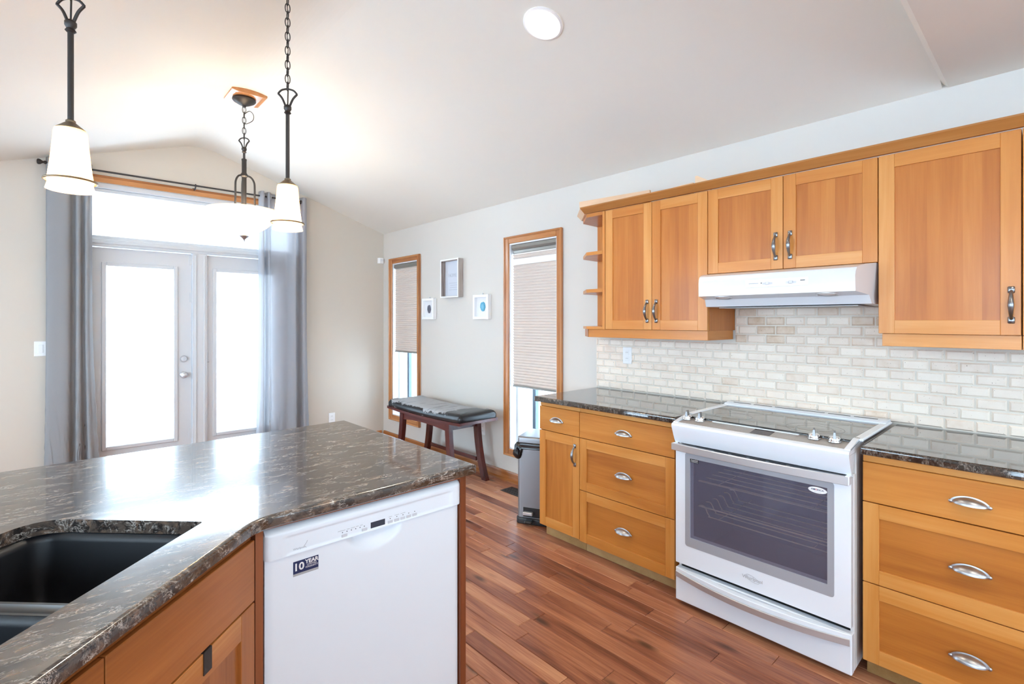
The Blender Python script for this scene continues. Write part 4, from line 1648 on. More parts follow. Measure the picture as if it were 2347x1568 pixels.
for y in (1.252, 1.186, .690, .616):
    x = 2.325
    z = zp(x)
    mb = MB()
    mb.lathe([(.024, .0012), (.024, .004), (.0225, .006)], (x, y, z), 28)
    mb.lathe([(.021, .006), (.021, .016), (.018, .021), (0, .023)], (x, y, z), 28)
    kb = mb.build('control_knob', 'chrome', r, smooth=40)
    mb = MB()
    mb.hexa([(-.0215, -.0055, .016), (.0215, -.0055, .016), (.0215, .0055, .016), (-.0215, .0055, .016), (-.0190, -.0032, .041), (.0170, -.0032, .043), (.0170, .0032, .043), (-.0190, .0032, .041)])
    mb.bm.transform(Matrix.Translation((x, y, z)) @ Matrix.Rotation(R(14), 4, 'Z'))
    mb.build('knob_grip', 'binsteel', kb)
# oven door
fz0, fz1, fy0, fy1 = .306, .760, .604, 1.236
gz0, gz1, gy0, gy1 = .350, .734, .628, 1.211
mb = MB()
dz0, dz1 = .211, .790
for (a0, a1, b0, b1) in ((ya + .002, gy0, dz0, dz1), (gy1, yb - .002, dz0, dz1), (gy0, gy1, gz1, dz1), (gy0, gy1, dz0, gz0)):
    mb.box(xd, 2.310, a0, a1, b0, b1)
od = mb.build('oven_door', 'white', r)
mb = MB()
mb.slab(rrect(fy0, fy1, fz0, fz1, .014), [[(gy0, gz0), (gy1, gz0), (gy1, gz1), (gy0, gz1)]], 0, .0012)
mb.bm.transform(Matrix(((0, 0, -1, xd), (1, 0, 0, 0), (0, 1, 0, 0), (0, 0, 0, 1))))
mb.build('window_border', 'ovenframe', od)
MB().box(xd + .001, xd + .004, gy0 - .001, gy1 + .001, gz0 - .001, gz1 + .001).build('oven_window', 'ovenglass', od)


def bowed_bar(y0_, y1_, z0, z1, x_end, bow, th, n=28, sag=0.0):
    mb = MB()
    rows = []
    for i in range(n + 1):
        t = i / n
        q = 1 - (2 * t - 1) ** 2
        y = y0_ + (y1_ - y0_) * t
        x = x_end - bow * q
        dz = -sag * q
        rows.append([(x, y, z0 + dz + .002), (x, y, z1 + dz - .002), (x + .002, y, z1 + dz), (x + th, y, z1 + dz), (x + th, y, z0 + dz), (x + .002, y, z0 + dz)])
    V = mb.grid(rows, closed=True)
    mb.face(V[0], .5)
    mb.face(V[-1], .5)
    return mb


oh = bowed_bar(ya + .006, yb + .004, .768, .801, 2.243, .022, .014).build('oven_handle', 'steel', od, smooth=30)
for y in (ya + .008, yb - .010):
    MB().box(2.246, xd + .004, y - .006, y + .010, .766, .803, b=.003).build('handle_bracket', 'white', od)
mb = MB()
for i in range(5):
    c = .735 + i * .082
    mb.box(2.279, 2.289, c - .034, c + .034, .7895, .7905)
mb.build('door_vent', 'gap', od)
text('maker_logo', 'Whirlpool', .021, (xd - .0006, .918, .262), (0, -1, 0), (0, 0, 1), 'faint', od)
mb = MB()
mb.tube([(xd - .0008, .918 + .030 * math.cos(a), .262 + .012 * math.sin(a)) for a in [R(q) for q in range(0, 360, 12)]], .0007, 5, closed=True)
mb.bm.transform(Matrix.Translation((0, .918, .262)) @ Matrix.Rotation(R(18), 4, 'X') @ Matrix.Translation((0, -.918, -.262)))
mb.build('logo_ring', 'faint', od)
mb = MB()
mb.prism([(.663 + .034 * math.cos(a), .7165 + .0125 * math.sin(a)) for a in [R(q) for q in range(0, 360, 12)]], 0, xd + .0004, xd + .0009)
st = mb.build('oval_sticker', 'plate', od)
for s, dy, m in (('AM', .0149, 'inkblue'), ('E', .0038, 'red'), ('RICA', -.0112, 'inkblue')):
    text('sticker_lettering', s, .0098, (xd + .0002, .6635 + dy, .718), (0, -1, 0), (0, 0, 1), m, st, .0002, sx=1.1, bold=.0001)
MB().box(xd + .0001, xd + .0004, .650, .676, .7085, .7096).build('sticker_line', 'faint', st)
st = MB().box(xd + .0002, xd + .0009, 1.168, 1.2105, .7165, .7345).build('black_sticker', 'black', od)
text('sticker_lettering', 'AquaLift', .0105, (xd, 1.189, .7275), (0, -1, 0), (0, 0, 1), 'labelink', st, .0002)
MB().box(xd - .0001, xd + .0003, 1.171, 1.207, .7193, .7208).build('sticker_line', 'labelink', st)
# storage drawer
mb = MB()
mb.box(xd, 2.31, ya, yb, .026, .186, b=.004)
dr = mb.build('storage_drawer', 'white', r)
bowed_bar(ya + .006, yb - .004, .141, .169, xd - .006, .050, .012, sag=.004).build('drawer_handle', 'steel', dr, smooth=30)
mb = bowed_bar(ya + .004, yb - .004, .158, .1855, xd - .001, .046, .030)
mb.build('drawer_ledge', 'white', dr, smooth=30)
for x in (2.36, 2.84):
    for y in (ya + .06, yb - .06):
        MB().lathe([(.016, .0005), (.018, .010), (.010, .014), (.010, .031)], (x, y, 0), 16).build('levelling_foot', 'black', r, smooth=40)

# ------------------------------------------------------------------ island: counter, sink, cabinets, dishwasher
SQ = math.sqrt(.5)


def L2W(a, b):
    """sink frame: a along the diagonal front, b inwards."""
    return (.27 + SQ * a - SQ * b, 1.40 + SQ * a + SQ * b)


sink_hole = [L2W(*p) for p in fillet([(-.74, 0), (0, 0), (0, .415), (-.74, .415)], [.05, .010, .085, .085], 7)]
outer = [(1.061, 1.333), (1.058, 2.371), (-.123, 2.304), (-1.02, 2.25), (-1.02, -.60), (-.38, -.60), (-.38, .565), (.375, 1.329)]
outer = fillet(outer, [.012, .012, 0, 0, 0, 0, .05, .045], 6)
# drop duplicates
oo = []
for p in outer:
    if not oo or (Vector(p) - Vector(oo[-1])).length > 1e-4:
        oo.append(p)
mb = MB()
mb.slab(oo, [sink_hole], .8825, .914, rnd=.010)
tag(mb.build('countertop', 'granite', smooth=40, flat_top=True), 'large brown stone island countertop with a sink cutout', 'countertop')

r = thing('kitchen_sink', 'black double bowl sink set under the island countertop', 'sink', (.27, 1.40, .68), R(45))
mb = MB()
bowls = [rrect(-.296, -.002, .006, .409, .045, 6), rrect(-.738, -.336, .006, .409, .045, 6)]
pl = rrect(-.752, .012, -.012, .427, .03, 5)
z_r = .8815 - .68
mb.slab(pl, bowls, z_r - .010, z_r)
mb.build('rim', 'sink', r, local=True)
for bw in bowls:
    mb = MB()
    rows = []
    for o, z in ((0, z_r - .001), (.004, z_r - .02), (.012, .06), (.02, .03), (.045, .008), (.06, .006)):
        rows.append([(p[0], p[1], z) for p in offset(bw, o)])
    V = mb.grid(rows, closed=True)
    mb.face(V[-1], .5)
    c = ((min(p[0] for p in bw) + max(p[0] for p in bw)) / 2, .21)
    b = mb.build('bowl', 'sink', r, smooth=45, local=True)
    so = b.modifiers.new('thickness', 'SOLIDIFY')
    so.thickness = .004
    so.offset = -1 if False else 1
    MB().lathe([(.042, .0065), (.044, .0085), (.036, .0095), (.032, .006), (0, .005)], (c[0], c[1], 0), 24).build('drain', 'steel', r, smooth=40, local=True)
for i, (x, w) in enumerate(((-.316, .036),)):
    mb = MB()
    mb.prism([(-.335, z_r - .045), (-.297, z_r - .045), (-.2975, z_r - .004), (-.304, z_r + .0008), (-.328, z_r + .0008), (-.3345, z_r - .004)], 1, .004, .412)
    mb.build('divider', 'sink', r, local=True, smooth=40)

# diagonal sink cabinet
r = thing('sink_base_cabinet', 'diagonal wood sink cabinet under the island counter, with a dark strap on its door', 'cabinet', (.372, 1.352, 0), R(45))
mb = MB()
w = .872
mb.box(-w, -w + .018, .0215, .48, .085, .655)
mb.box(-.020, -.002, .0215, .030, .085, .8815)
mb.box(-w + .018, -.020, .0215, .48, .085, .103, m=1)
mb.box(-w, -.002, .010, .0400, .8575, .8815, m=1)
mb.build('carcass', ['isl_z', 'isl_x'], r, local=True)
for (a, b) in ((-.436 + g, -g), (-w + g, -.436 - g)):
    MB().box(a, b, 0, .020, .7055, .8560, b=BEV, t=.42).build('false_front', 'isl_x', r, local=True)
    mb = MB()
    shaker(mb, a, b, .090, .7010, .056, .060)
    d = mb.build('door', ['isl_z', 'isl_x'], r, local=True)
    if a > -.5:
        mb = MB()
        mb.box(-.196, -.170, -.0022, 0, .655, .7025)
        mb.box(-.196, -.170, -.0022, .0195, .7015, .7035)
        mb.build('strap', 'bronze', d, local=True)
MB().box(-w, -.06, .075, .090, .0005, .0845).build('toe_kick', 'kick', r, local=True)

# corner post belongs to the sink cabinet's frame; end, back and filler are boards of their own
mb = MB()
mb.prism([(.3745, 1.3585), (.3925, 1.3585), (.3925, 1.40), (.3745, 1.40)], 2, .0005, .8815)
mb.bm.transform(Matrix.Rotation(R(-45), 4, 'Z') @ Matrix.Translation((-.372, -1.352, 0)))
mb.build('corner_post', 'endp_z', r, local=True)
tag(MB().box(1.0075, 1.031, 1.356, 2.068, .0005, .8815, b=.0015).build('end_panel', 'endp_z'), 'dark stained wood end panel of the island beside the dishwasher', 'panel', kind='thing')
tag(MB().box(-.80, 1.031, 2.07, 2.09, .0005, .8815).build('back_panel', 'endp_x'), 'stained wood back panel of the island, facing the patio doors', 'panel', kind='thing')
tag(MB().box(.3930, 1.0070, 1.3565, 1.40, .8715, .8815).build('filler_strip', 'endp_x'), 'thin brown wood strip between the island countertop and the dishwasher', 'strip', kind='thing')
r = thing('base_cabinet', 'island base cabinet along the left leg of the counter', 'cabinet', (-.405, -.55, 0), R(90))
mb = MB()
mb.box(0, .90, .0215, .58, .085, .8815, b=.001)
mb.build('carcass', ['isl_z'], r, local=True)
fronts(r, [('door', g, .45 - g, .085, .875, .41, .7), ('door', .45 + g, .90 - g, .085, .875, .49, .7)], .9, 'isl')
MB().box(0, .9, .07, .085, .0005, .0845).build('toe_kick', 'kick', r, local=True)

# dishwasher
r = thing('dishwasher', 'white dishwasher built into the island', 'dishwasher', (.70, 1.66, 0))
dx0, dx1 = .3985, 1.0035
MB().box(dx0 + .006, dx1 - .002, 1.395, 1.96, .10, .862).build('tub', 'gap', r)
mb = MB()
NX, NZ = 61, 60
z_a, z_b = .103, .7885


def dwy(x, z):
    u = (x - .70) / .085
    v = (z - .7885) / .062
    dep = 0.0
    if abs(u) < 1:
        e = math.sqrt(max(0, 1 - u * u))
        s = max(0.0, 1 - abs(v) / e) if e > 0 else 0
        q = min(1, s * 1.25)
        dep = .024 * q * q * (3 - 2 * q) * min(1, e * 1.4) ** 2 if v <= 0 else 0
    edge = min((x - dx0), (dx1 - x)) / .012
    rd = .006 * max(0, 1 - edge) ** 2
    return 1.3620 + dep + rd


xs = [dx0 + (dx1 - dx0) * (i / (NX - 1)) for i in range(NX)]
zs = [z_a + (z_b - z_a) * (1 - (1 - j / (NZ - 1)) ** 1.8) for j in range(NZ)]
mb.grid([[(x, dwy(x, z), z) for x in xs] for z in zs])
for i in range(NX - 1):
    for z in (z_a, z_b):
        v = [mb.bm.verts.new(p) for p in ((xs[i], dwy(xs[i], z), z), (xs[i + 1], dwy(xs[i + 1], z), z), (xs[i + 1], 1.393, z), (xs[i], 1.393, z))]
        mb.face(v, .5)
for x in (dx0, dx1):
    rows = [[(x, dwy(x, z), z), (x, 1.393, z)] for z in zs]
    mb.grid(rows)
dd = mb.build('door', 'dw', r, smooth=50)
# control panel with a framed recess
mb = MB()
pz0, pz1 = .7905, .8665
NX, NZ = 81, 25


def cpy(x, z):
    y = 1.3500
    tz = (pz1 - z) / .016
    y += .016 * max(0, 1 - tz) ** 2
    ex = min(x - dx0, dx1 - x) / .012
    y += .006 * max(0, 1 - ex) ** 2
    # recess
    ax = min(x - (dx0 + .045), (dx1 - .035) - x) / .010
    az = min((z - (pz0 + .0012)) / .003, ((pz1 - .024) - z) / .006)
    f = max(0, min(1, min(ax, az)))
    y += .0045 * f * f * (3 - 2 * f)
    return y


xs = [dx0 - .002 + (dx1 - dx0 + .006) * i / (NX - 1) for i in range(NX)]
zs = [pz0 + (pz1 - pz0) * j / (NZ - 1) for j in range(NZ)]
mb.grid([[(x, cpy(x, z), z) for x in xs] for z in zs])
for i in range(NX - 1):
    for z in (pz0, pz1):
        v = [mb.bm.verts.new(p) for p in ((xs[i], cpy(xs[i], z), z), (xs[i + 1], cpy(xs[i + 1], z), z), (xs[i + 1], 1.393, z), (xs[i], 1.393, z))]
        mb.face(v, .5)
for x in (xs[0], xs[-1]):
    mb.grid([[(x, cpy(x, z), z), (x, 1.393, z)] for z in zs])
cpan = mb.build('control_panel', 'dw', r, smooth=50)
yp = 1.3542
MB().box(.683, .729, yp - .0002, yp + .002, .7955, .8130, b=.0005).build('display_window', 'lcd', cpan)
for x in (.604, .664, .746, .768, .789, .809, .830):
    MB().box(x - .0085, x + .0085, yp - .0012, yp + .002, .7945, .8030, b=.001).build('button', 'button', cpan)
mb = MB()
for x in (.598, .611, .624, .637, .650, .663, .746, .768, .789, .809, .830):
    mb.lathe([(.0014, -.0004), (.0014, .0008)], (x, yp, .8085), 8, axis=1)
mb.build('indicator_dots', 'dot', cpan)
mb = MB()
for (a, b) in ((.585, .606), (.611, .619), (.623, .635), (.638, .646), (.650, .658), (.741, .752), (.761, .775), (.781, .797)):
    mb.box(a, b, yp - .0003, yp + .0008, .8135, .8146)
mb.build('printed_marks', 'faint', cpan)
text('maker_logo', 'Whirlpool', .0075, (.480, yp - .0002, .8010), (1, 0, 0), (0, 0, 1), 'faint', cpan, .0002)
mb = MB()
mb.tube(smooth_path([(.492, yp, .803), (.497, yp, .808), (.502, yp, .816)], 5), .0006, 5)
mb.tube(smooth_path([(.492, yp, .801), (.496, yp, .800), (.499, yp, .798)], 5), .0006, 5)
mb.build('logo_swoosh', 'faint', cpan)
stk = MB().box(.467, .5335, 1.3612, 1.3616, .7265, .7650).build('warranty_label', 'navy', dd)
yq = 1.3609
text('label_lettering', '10', .0270, (.4815, yq, .7485), (1, 0, 0), (0, 0, 1), 'labelink', stk, .0002, sx=1.05, bold=.0007)
text('label_lettering', 'YEAR', .0145, (.5155, yq, .7565), (1, 0, 0), (0, 0, 1), 'labelink', stk, .0002, bold=.0005)
text('label_lettering', 'LIMITED', .0068, (.5155, yq, .7478), (1, 0, 0), (0, 0, 1), 'labelink', stk, .0002, sx=1.05)
text('label_lettering', 'WARRANTY', .0068, (.5155, yq, .7418), (1, 0, 0), (0, 0, 1), 'labelink', stk, .0002, sx=.9)
mb = MB()
mb.box(.467, .5335, yq, 1.3614, .7265, .7325)
mb.build('label_strip', 'grey', stk)
MB().box(dx0 + .004, dx1 - .004, 1.40, 1.412, .002, .098).build('kick_plate', 'dw', r)

# ------------------------------------------------------------------ bench
bx, by = 2.645, 3.895
r = thing('bench', 'mahogany bench with peeling black leather seat beneath the pictures', 'bench', (bx, by, 0))
hl, hwid = .595, .198
mb = MB()
# cushion: rounded pillow following the saddle of the seat
rows = []
NU, NV = 40, 16


def sup(u):
    return max(-1, min(1, u))


def sad(y):
    return .016 * (y / hl) ** 2


top, botm = [], []
prof = [(0.0, .547), (-.004, .551), (-.004, .580), (.004, .597), (.020, .610), (.045, .616), (.09, .619)]
ring0 = rrect(-hwid, hwid, -hl, hl, .03, 6)
# denser ring along the long sides
ring = []
for i in range(len(ring0)):
    p, q = Vector(ring0[i]), Vector(ring0[(i + 1) % len(ring0)])
    n = max(1, int((q - p).length / .05))
    for kx in range(n):
        v = p.lerp(q, kx / n)
        ring.append((v.x, v.y))
lv = []
for o, z in prof:
    lv.append([(p[0], p[1], z - .55 + .55 + sad(p[1])) for p in offset(ring, o)])
V = mb.grid([[(p[0] + bx, p[1] + by, p[2]) for p in l] for l in lv], closed=True)
inner = [(p[0] + bx, p[1] + by) for p in offset(ring, .09)]
cen = mb.bm.verts.new((bx, by, .622))
# fill the top with a strip grid: match left and right halves
last = V[-1]
n = len(last)
mb.mi = 0
half = sorted(range(n), key=lambda i: last[i].co.y)
for i in range(n):
    pass
lft = sorted([v for v in last if v.co.x < bx], key=lambda v: v.co.y)
rgt = sorted([v for v in last if v.co.x >= bx], key=lambda v: v.co.y)
bm_ = mb.bm
cen_del = cen
bm_.verts.remove(cen_del)
f = mb.bm.faces.new(last)
f[mb.tl] = .5
bmesh.ops.triangulate(mb.bm, faces=[f])
cu = mb.build('cushion', 'leather', r, smooth=60)
mb = MB()
rows = []
for i in range(25):
    y = -hl - .004 + (2 * hl + .008) * i / 24
    zt = .5460 + sad(y)
    rows.append([(bx - hwid - .006, by + y, zt - .024), (bx - hwid - .006, by + y, zt), (bx + hwid + .006, by + y, zt), (bx + hwid + .006, by + y, zt - .024)])
V = mb.grid(rows, closed=True)
mb.face(V[0], .5)
mb.face(V[-1], .5)
mb.build('seat_board', 'mahog_y', r)
ly, lx = .375, .150
mb = MB()
for s in (-1, 1):
    rows = []
    x = bx + s * (lx + .008)
    for i in range(21):
        y = -ly + .025 + (2 * ly - .05) * i / 20
        zt = .5215 + sad(y) - .0005
        zb = .455 + .022 * (1 - (y / ly) ** 2)
        rows.append([(x - .010, by + y, zb), (x - .010, by + y, zt), (x + .010, by + y, zt), (x + .010, by + y, zb)])
    V = mb.grid(rows, closed=True)
    mb.face(V[0], .5)
    mb.face(V[-1], .5)
    yy = by + s * (ly - .005)
    mb.box(bx - lx + .02, bx + lx - .02, yy - .010, yy + .010, .462, .527)
mb.build('apron', 'mahog_y', r)
for sx in (-1, 1):
    for sy in (-1, 1):
        mb = MB()
        N = 10
        rows = []
        for i in range(N + 1):
            t = i / N
            z = .5260 * (1 - t) + .0005 * t
            spl = .02 * t + .085 * t ** 2.2
            cy, cx_ = by + sy * (ly + spl), bx + sx * (lx + .004 + .10 * spl)
            hy_, hx = .030 - .004 * t + .004 * t * t, .021
            rows.append([(cx_ - hx, cy - hy_, z), (cx_ + hx, cy - hy_, z), (cx_ + hx, cy + hy_, z), (cx_ - hx, cy + hy_, z)])
        V = mb.grid(rows, t=.35, closed=True)
        mb.face(V[0], .4)
        mb.face(V[-1], .4)
        mb.build('leg', 'mahog_z', r)
mb = MB()
for s in (-1, 1):
    mb.box(bx + s * (lx + .006) - .009, bx + s * (lx + .006) + .009, by - ly + .01, by + ly - .01, .150, .185, b=.002)
mb.build('stretcher', 'mahog_y', r)

# ------------------------------------------------------------------ step bin
r = thing('trash_can', 'slim stainless steel pedal bin beside the end of the base cabinets', 'trash can', (2.435, 2.435, 0), R(-63))
# local: x along the front face (viewer left -> right), y inwards (depth)
mb = MB()
w2, dp = .125, .285
body = fillet([(-w2, 0), (w2, 0), (w2, dp), (-w2, dp)], [.028, .028, .02, .02], 6)
mb.grid([[(p[0], p[1], z) for p in body] for z in (.040, .20, .36, .535)], closed=True)
mb.face([mb.bm.verts.new((p[0], p[1], .040)) for p in body], .5)
mb.build('steel_body', 'binsteel', r, local=True, smooth=40)
mb = MB()
mb.slab(offset(body, -.010), [], .001, .045, rnd=.012)
mb.build('plastic_base', 'black', r, local=True, smooth=40)
mb = MB()
mb.slab(offset(body, -.002), [], .556, .598, rnd=.010)
mb.build('lid', 'binsteel', r, local=True, smooth=40)
mb = MB()
rows = []
rg = random.Random(4)
for z, o in ((.518, -.003), (.526, -.009), (.538, -.006), (.546, -.010), (.556, -.001)):
    rows.append([(p[0] + rg.uniform(-.003, .003), p[1] + rg.uniform(-.003, .003), z + rg.uniform(-.010, .004) * (z < .55)) for p in offset(body, o)])
mb.grid(rows, closed=True)
bl = mb.build('bin_liner', 'linerr', r, local=True, smooth=80)
mb = MB()
rows = []
for i in range(11):
    v = PI * i / 10
    row = []
    for j in range(18):
        u = 2 * PI * j / 18
        q = (1 + .16 * math.sin(4 * u + 3 * v) + rg.uniform(-.13, .13)) * (.70 + .42 * (i / 10))
        row.append((-.118 + .036 * q * math.sin(v) * math.cos(u), .004 + .030 * q * math.sin(v) * math.sin(u), .502 + .060 * math.cos(v)))
    rows.append(row)
mb.grid(rows, closed=True)
mb.build('liner_knot', 'linerr', bl, local=True, smooth=60)
mb = MB()
mb.box(-.080, .050, -.0025, .004, .050, .115, b=.002)
mb.build('pedal_recess', 'black', r, local=True)
mb = MB()
mb.box(-.075, -.005, -.030, -.002, .068, .090, b=.004, m=0)
mb.box(-.060, .000, -.055, -.004, .018, .040, b=.009, m=1)
mb.build('pedal', ['steel', 'black'], r, local=True)

# ------------------------------------------------------------------ floor register
r = thing('floor_vent', 'black pierced metal floor vent beside the stainless bin', 'floor vent', (2.79, 2.985, 0))
MB().box(2.728, 2.858, 2.845, 3.125, .0005, .0035, b=.001).build('plate', 'register', r)
mb = MB()
for i in range(9):
    y = 2.862 + i * .0275
    for j in range(3):
        x = 2.744 + j * .034
        mb.prism([(x, y), (x + .026, y + .003), (x + .022, y + .018), (x + .004, y + .016)], 2, .0034, .0042)
mb.build('grille_opening', 'gap', r)


# ------------------------------------------------------------------ lamps
def chain(x, y, z0, z1, m, parent, ln=.042, wd=.011, wr=.0022):
    mb = MB()
    n = max(1, int(round((z1 - z0) / (ln * .78))))
    st = (z1 - z0) / n
    for i in range(n):
        zc = z0 + st * (i + .5)
        pts = []
        for q in range(16):
            a = 2 * PI * q / 16
            u, v = wd * math.cos(a), (st * .62) * math.sin(a)
            v = max(-st * .6, min(st * .6, v * 1.15))
            pts.append((x + (u if i % 2 else 0), y + (0 if i % 2 else u), zc + v))
        mb.tube(pts, wr, 6, closed=True)
    mb.tube([(x + .002 * math.sin(k), y + .002 * math.cos(k), z0 + (z1 - z0) * k / 20) for k in range(21)], .0018, 5)
    return mb.build('chain', m, parent, smooth=60)


def fan_finial(x, y, z0, hgt, wid, m, parent):
    """open fan-shaped hanger: three ribs flaring from a collar to an arched top"""
    mb = MB()
    ux, uy = .83, -.56       # turned to lie across the view
    P = lambda s, z: (x + ux * s, y + uy * s, z)
    for s in (-1, 1):
        mb.tube(smooth_path([P(s * .008, z0), P(s * wid * .40, z0 + hgt * .28), P(s * wid * .62, z0 + hgt * .5), P(s * wid, z0 + hgt * .72)], 5), .0050, 8)
        mb.tube(smooth_path([P(s * wid, z0 + hgt * .72), P(s * wid * .62, z0 + hgt * .92), P(0, z0 + hgt)], 5), .0045, 8)
    mb.tube([P(0, z0), P(.002, z0 + hgt)], .0032, 6)
    mb.lathe([(.010, z0 - .034), (.016, z0 - .028), (.011, z0 - .020), (.017, z0 - .010), (.017, z0 + .002), (.008, z0 + .010)], (x, y, 0), 18)
    return mb.build('hanger', m, parent, smooth=50)


def pendant(x, y, zb, label, e):
    r = thing('pendant_lamp', label, 'pendant lamp', (x, y, zoff(x)), group='tapered glass pendants over the island')
    zc = zoff(x)
    mb = MB()
    mb.lathe([(.062, zc + .02), (.062, zc - .016), (.050, zc - .026), (.015, zc - .038), (.008, zc - .055), (0, zc - .056)], (x, y, 0), 32)
    mb.build('canopy', 'bronze', r, smooth=40)
    zt = zb + .208
    z_h = zb + .540
    fan_finial(x, y, z_h + .034, .085, .042, 'bronze', r)
    chain(x, y, z_h + .115, zc - .052, 'bronze', r)
    MB().tube([(x, y, zt + .026), (x, y, z_h + .004)], .0088, 14).build('stem', 'bronze', r, smooth=60)
    mb = MB()
    mb.lathe([(.009, zt + .034), (.014, zt + .030), (.014, zt + .024), (.028, zt + .012), (.041, zt + .001), (.041, zt - .003), (0, zt - .003)], (x, y, 0), 32)
    mb.build('cap', 'bronze2', r, smooth=40)
    mb = MB()
    pr = [(.034, zt), (.043, zt - .002), (.0455, zt - .012), (.0490, zt - .060), (.0545, zt - .120), (.0600, zb + .045), (.0625, zb + .030), (.0600, zb + .022), (.0640, zb + .008), (.0660, zb)]
    mb.lathe(pr, (x, y, 0), 40, caps=False)
    sh = mb.build('shade', 'shade', r, smooth=50)
    so = sh.modifiers.new('thickness', 'SOLIDIFY')
    so.thickness = .003
    mb = MB()
    rr = .0700
    mb.tube([(x + rr * math.cos(a), y + rr * math.sin(a), zb + .032) for a in [R(q) for q in range(0, 360, 9)]], .0040, 8, closed=True)
    mb.build('ring', 'bronze2', r, smooth=60)
    mb = MB()
    mb.lathe([(0, -.050), (.018, -.044), (.026, -.026), (.022, -.004), (.013, .016), (.013, .050), (0, .050)], (x, y, zb + .120), 18)
    bu = mb.build('bulb', 'bulb', r, smooth=60)
    l = bpy.data.lights.new('bulb_light', 'POINT')
    l.energy = e
    l.color = (1.0, .89, .72)
    l.shadow_soft_size = .03
    lo = bpy.data.objects.new('bulb_light', l)
    C.objects.link(lo)
    lo.parent = r
    lo.location = (0, 0, zb + .040 - zc)
    return r


def zoff(x):
    return zroof(x)


PE = .95
pendant(.047, 2.290, 1.846, 'tapered white glass pendant nearest the camera, in front of the gathered curtain', PE)
pendant(.812, 2.440, 1.824, 'tapered white glass pendant hanging before the sheer curtain, on a long chain', PE)

# bowl chandelier under the ridge
x, y = 1.030, 4.010
zc = zroof(RX)
r = thing('bowl_chandelier', 'white glass bowl chandelier hung by a chain from a wood block at the ridge', 'chandelier', (x, y, zc))
mb = MB()
mb.prism([(RX - .115, zroof(RX - .115) - .001), (RX - .115, zroof(RX - .115) - .014), (RX - .085, 3.012), (RX + .085, 3.012), (RX + .115, zroof(RX + .115) - .014), (RX + .115, zroof(RX + .115) - .001), (RX, RZ - .001)], 1, y - .115, y + .115)
mb.build('mounting_block', 'trim_y', r)
mb = MB()
mb.lathe([(.075, 3.011), (.078, 3.000), (.072, 2.992), (.040, 2.972), (.016, 2.962), (.010, 2.950), (0, 2.948)], (x, y, 0), 36)
mb.build('canopy', 'bronze', r, smooth=40)
chain(x, y, 2.722, 2.952, 'bronze', r, ln=.046, wd=.012, wr=.0026)
mb = MB()
mb.tube(smooth_path([(x, y, 2.90), (x + .03, y - .02, 2.925), (x + .052, y - .036, 2.90), (x + .05, y - .034, 2.86), (x + .02, y - .012, 2.835), (x, y, 2.83)], 6), .0026, 6)
mb.build('cord_loop', 'bronze', r, smooth=60)
fan_finial(x, y, 2.652, .078, .036, 'bronze', r)
mb = MB()
mb.tube([(x, y, 2.660), (x, y, 2.565)], .008, 12)
mb.lathe([(.016, 2.575), (.018, 2.570), (.016, 2.560), (.016, 2.475), (.024, 2.462), (.026, 2.450), (.016, 2.440), (.015, 2.060), (0, 2.060)], (x, y, 0), 20)
mb.build('stem', 'bronze', r, smooth=40)
for k in range(3):
    a = R(-34 + 120 * k)
    ca, sa = math.cos(a), math.sin(a)
    mb = MB()
    mb.tube(smooth_path([(x + q * ca, y + q * sa, z) for q, z in ((.018, 2.455), (.048, 2.440), (.068, 2.405), (.072, 2.360), (.072, 2.26), (.076, 2.16), (.080, 2.075))], 5), .0068, 8)
    mb.build('arm', 'bronze', r, smooth=60)
mb = MB()
mb.lathe([(.246, 2.196), (.242, 2.188), (.205, 2.140), (.150, 2.085), (.080, 2.040), (.020, 2.022), (.0, 2.020)], (x, y, 0), 56, caps=False)
bo = mb.build('bowl', 'bowl', r, smooth=60)
so = bo.modifiers.new('thickness', 'SOLIDIFY')
so.thickness = .005
mb = MB()
mb.lathe([(0, 1.972), (.005, 1.974), (.006, 1.986), (.010, 1.994), (.030, 2.010), (.032, 2.016), (.0, 2.019)], (x, y, 0), 24)
mb.build('bottom_finial', 'pewter', r, smooth=40)
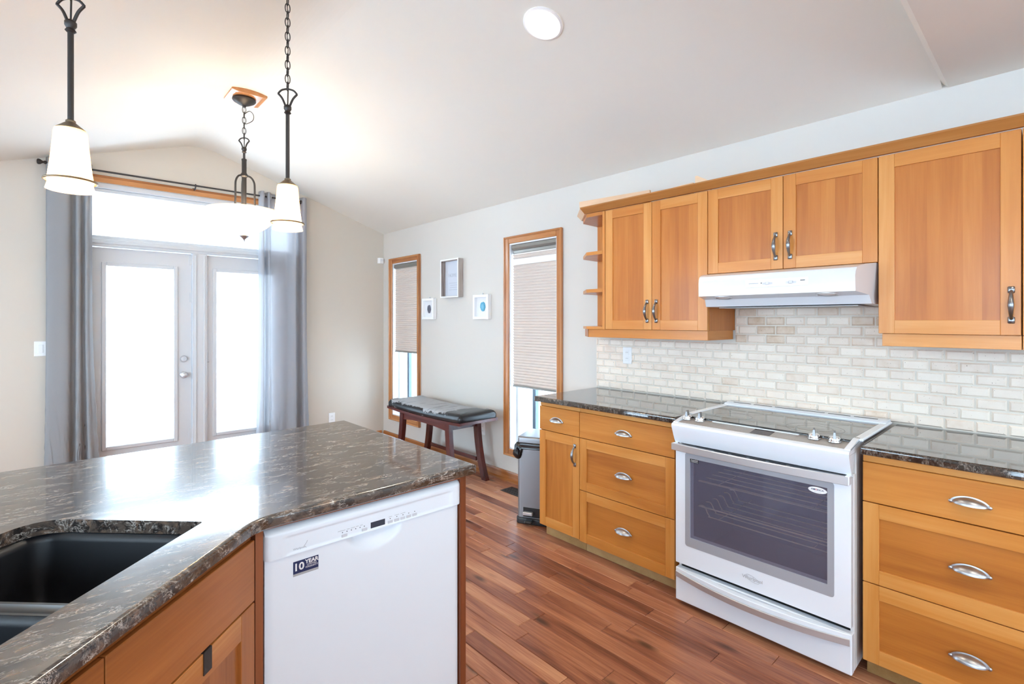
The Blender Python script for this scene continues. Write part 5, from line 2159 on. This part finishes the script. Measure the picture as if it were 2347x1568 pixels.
for k in range(3):
    a = R(26 + 120 * k)
    px, py = x + .11 * math.cos(a), y + .11 * math.sin(a)
    mb = MB()
    mb.lathe([(0, -.03), (.020, -.022), (.024, 0), (.014, .03), (0, .034)], (px, py, 2.135), 14)
    mb.build('bulb', 'bulb', r, smooth=60)
    l = bpy.data.lights.new('bulb_light', 'POINT')
    l.energy = .6
    l.color = (1.0, .90, .74)
    l.shadow_soft_size = .03
    lo = bpy.data.objects.new('bulb_light', l)
    C.objects.link(lo)
    lo.parent = r
    lo.location = (px - x, py - y, 2.19 - zc)

# recessed downlights: one in the sloping ceiling, three unseen ones added behind the viewpoint to brighten the fronts
def downlight(x, y, z, tilt, energy, label):
    r = thing('recessed_light', label, 'ceiling light', (x, y, z))
    r.rotation_euler = (0, tilt, 0)
    mb = MB()
    mb.lathe([(.098, -.0005), (.098, -.006), (.088, -.010), (.078, -.006), (.076, -.001)], (0, 0, 0), 48, caps=False)
    mb.build('trim_ring', 'plate', r, smooth=40, local=True)
    MB().lathe([(.0765, -.002), (.0765, -.004), (0, -.005)], (0, 0, 0), 48).build('diffuser', 'diffuser', r, local=True)
    l = bpy.data.lights.new('downlight', 'SPOT')
    l.energy = energy
    l.color = (1.0, .86, .68)
    l.spot_size = R(150)
    l.spot_blend = .9
    l.shadow_soft_size = .06
    lo = bpy.data.objects.new('downlight', l)
    C.objects.link(lo)
    lo.parent = r
    lo.location = (0, 0, -.012)


downlight(1.750, 1.690, zroof(1.750), math.atan(.3297), 9, 'round recessed downlight in the sloping ceiling')
downlight(.55, -.55, EZ, 0, 4.5, 'added unseen downlight in the flat ceiling over the left leg of the island')
downlight(1.55, -.25, EZ, 0, 4.5, 'added unseen downlight in the flat ceiling before the right drawers')
downlight(1.25, -1.70, EZ, 0, 4.5, 'added unseen downlight in the flat ceiling farthest from the range')

# repeats of one kind share a group phrase
for names, phrase in ((('base_cabinet', 'sink_base_cabinet'), 'wood base cabinets'), (('wall_cabinet',), 'wood wall cabinets'), (('picture_frame',), 'pictures over the bench'),
                      (('wall_outlet',), 'wall outlets'), (('recessed_light',), 'recessed ceiling lights'), (('cellular_shade',), 'pleated window shades'),
                      (('countertop',), 'stone countertops'), (('wood_board', 'wood_offcut'), 'loose wood on the cabinet tops')):
    for o in S.objects:
        if o.parent is None and 'label' in o and o.name.split('.')[0] in names:
            o['group'] = phrase
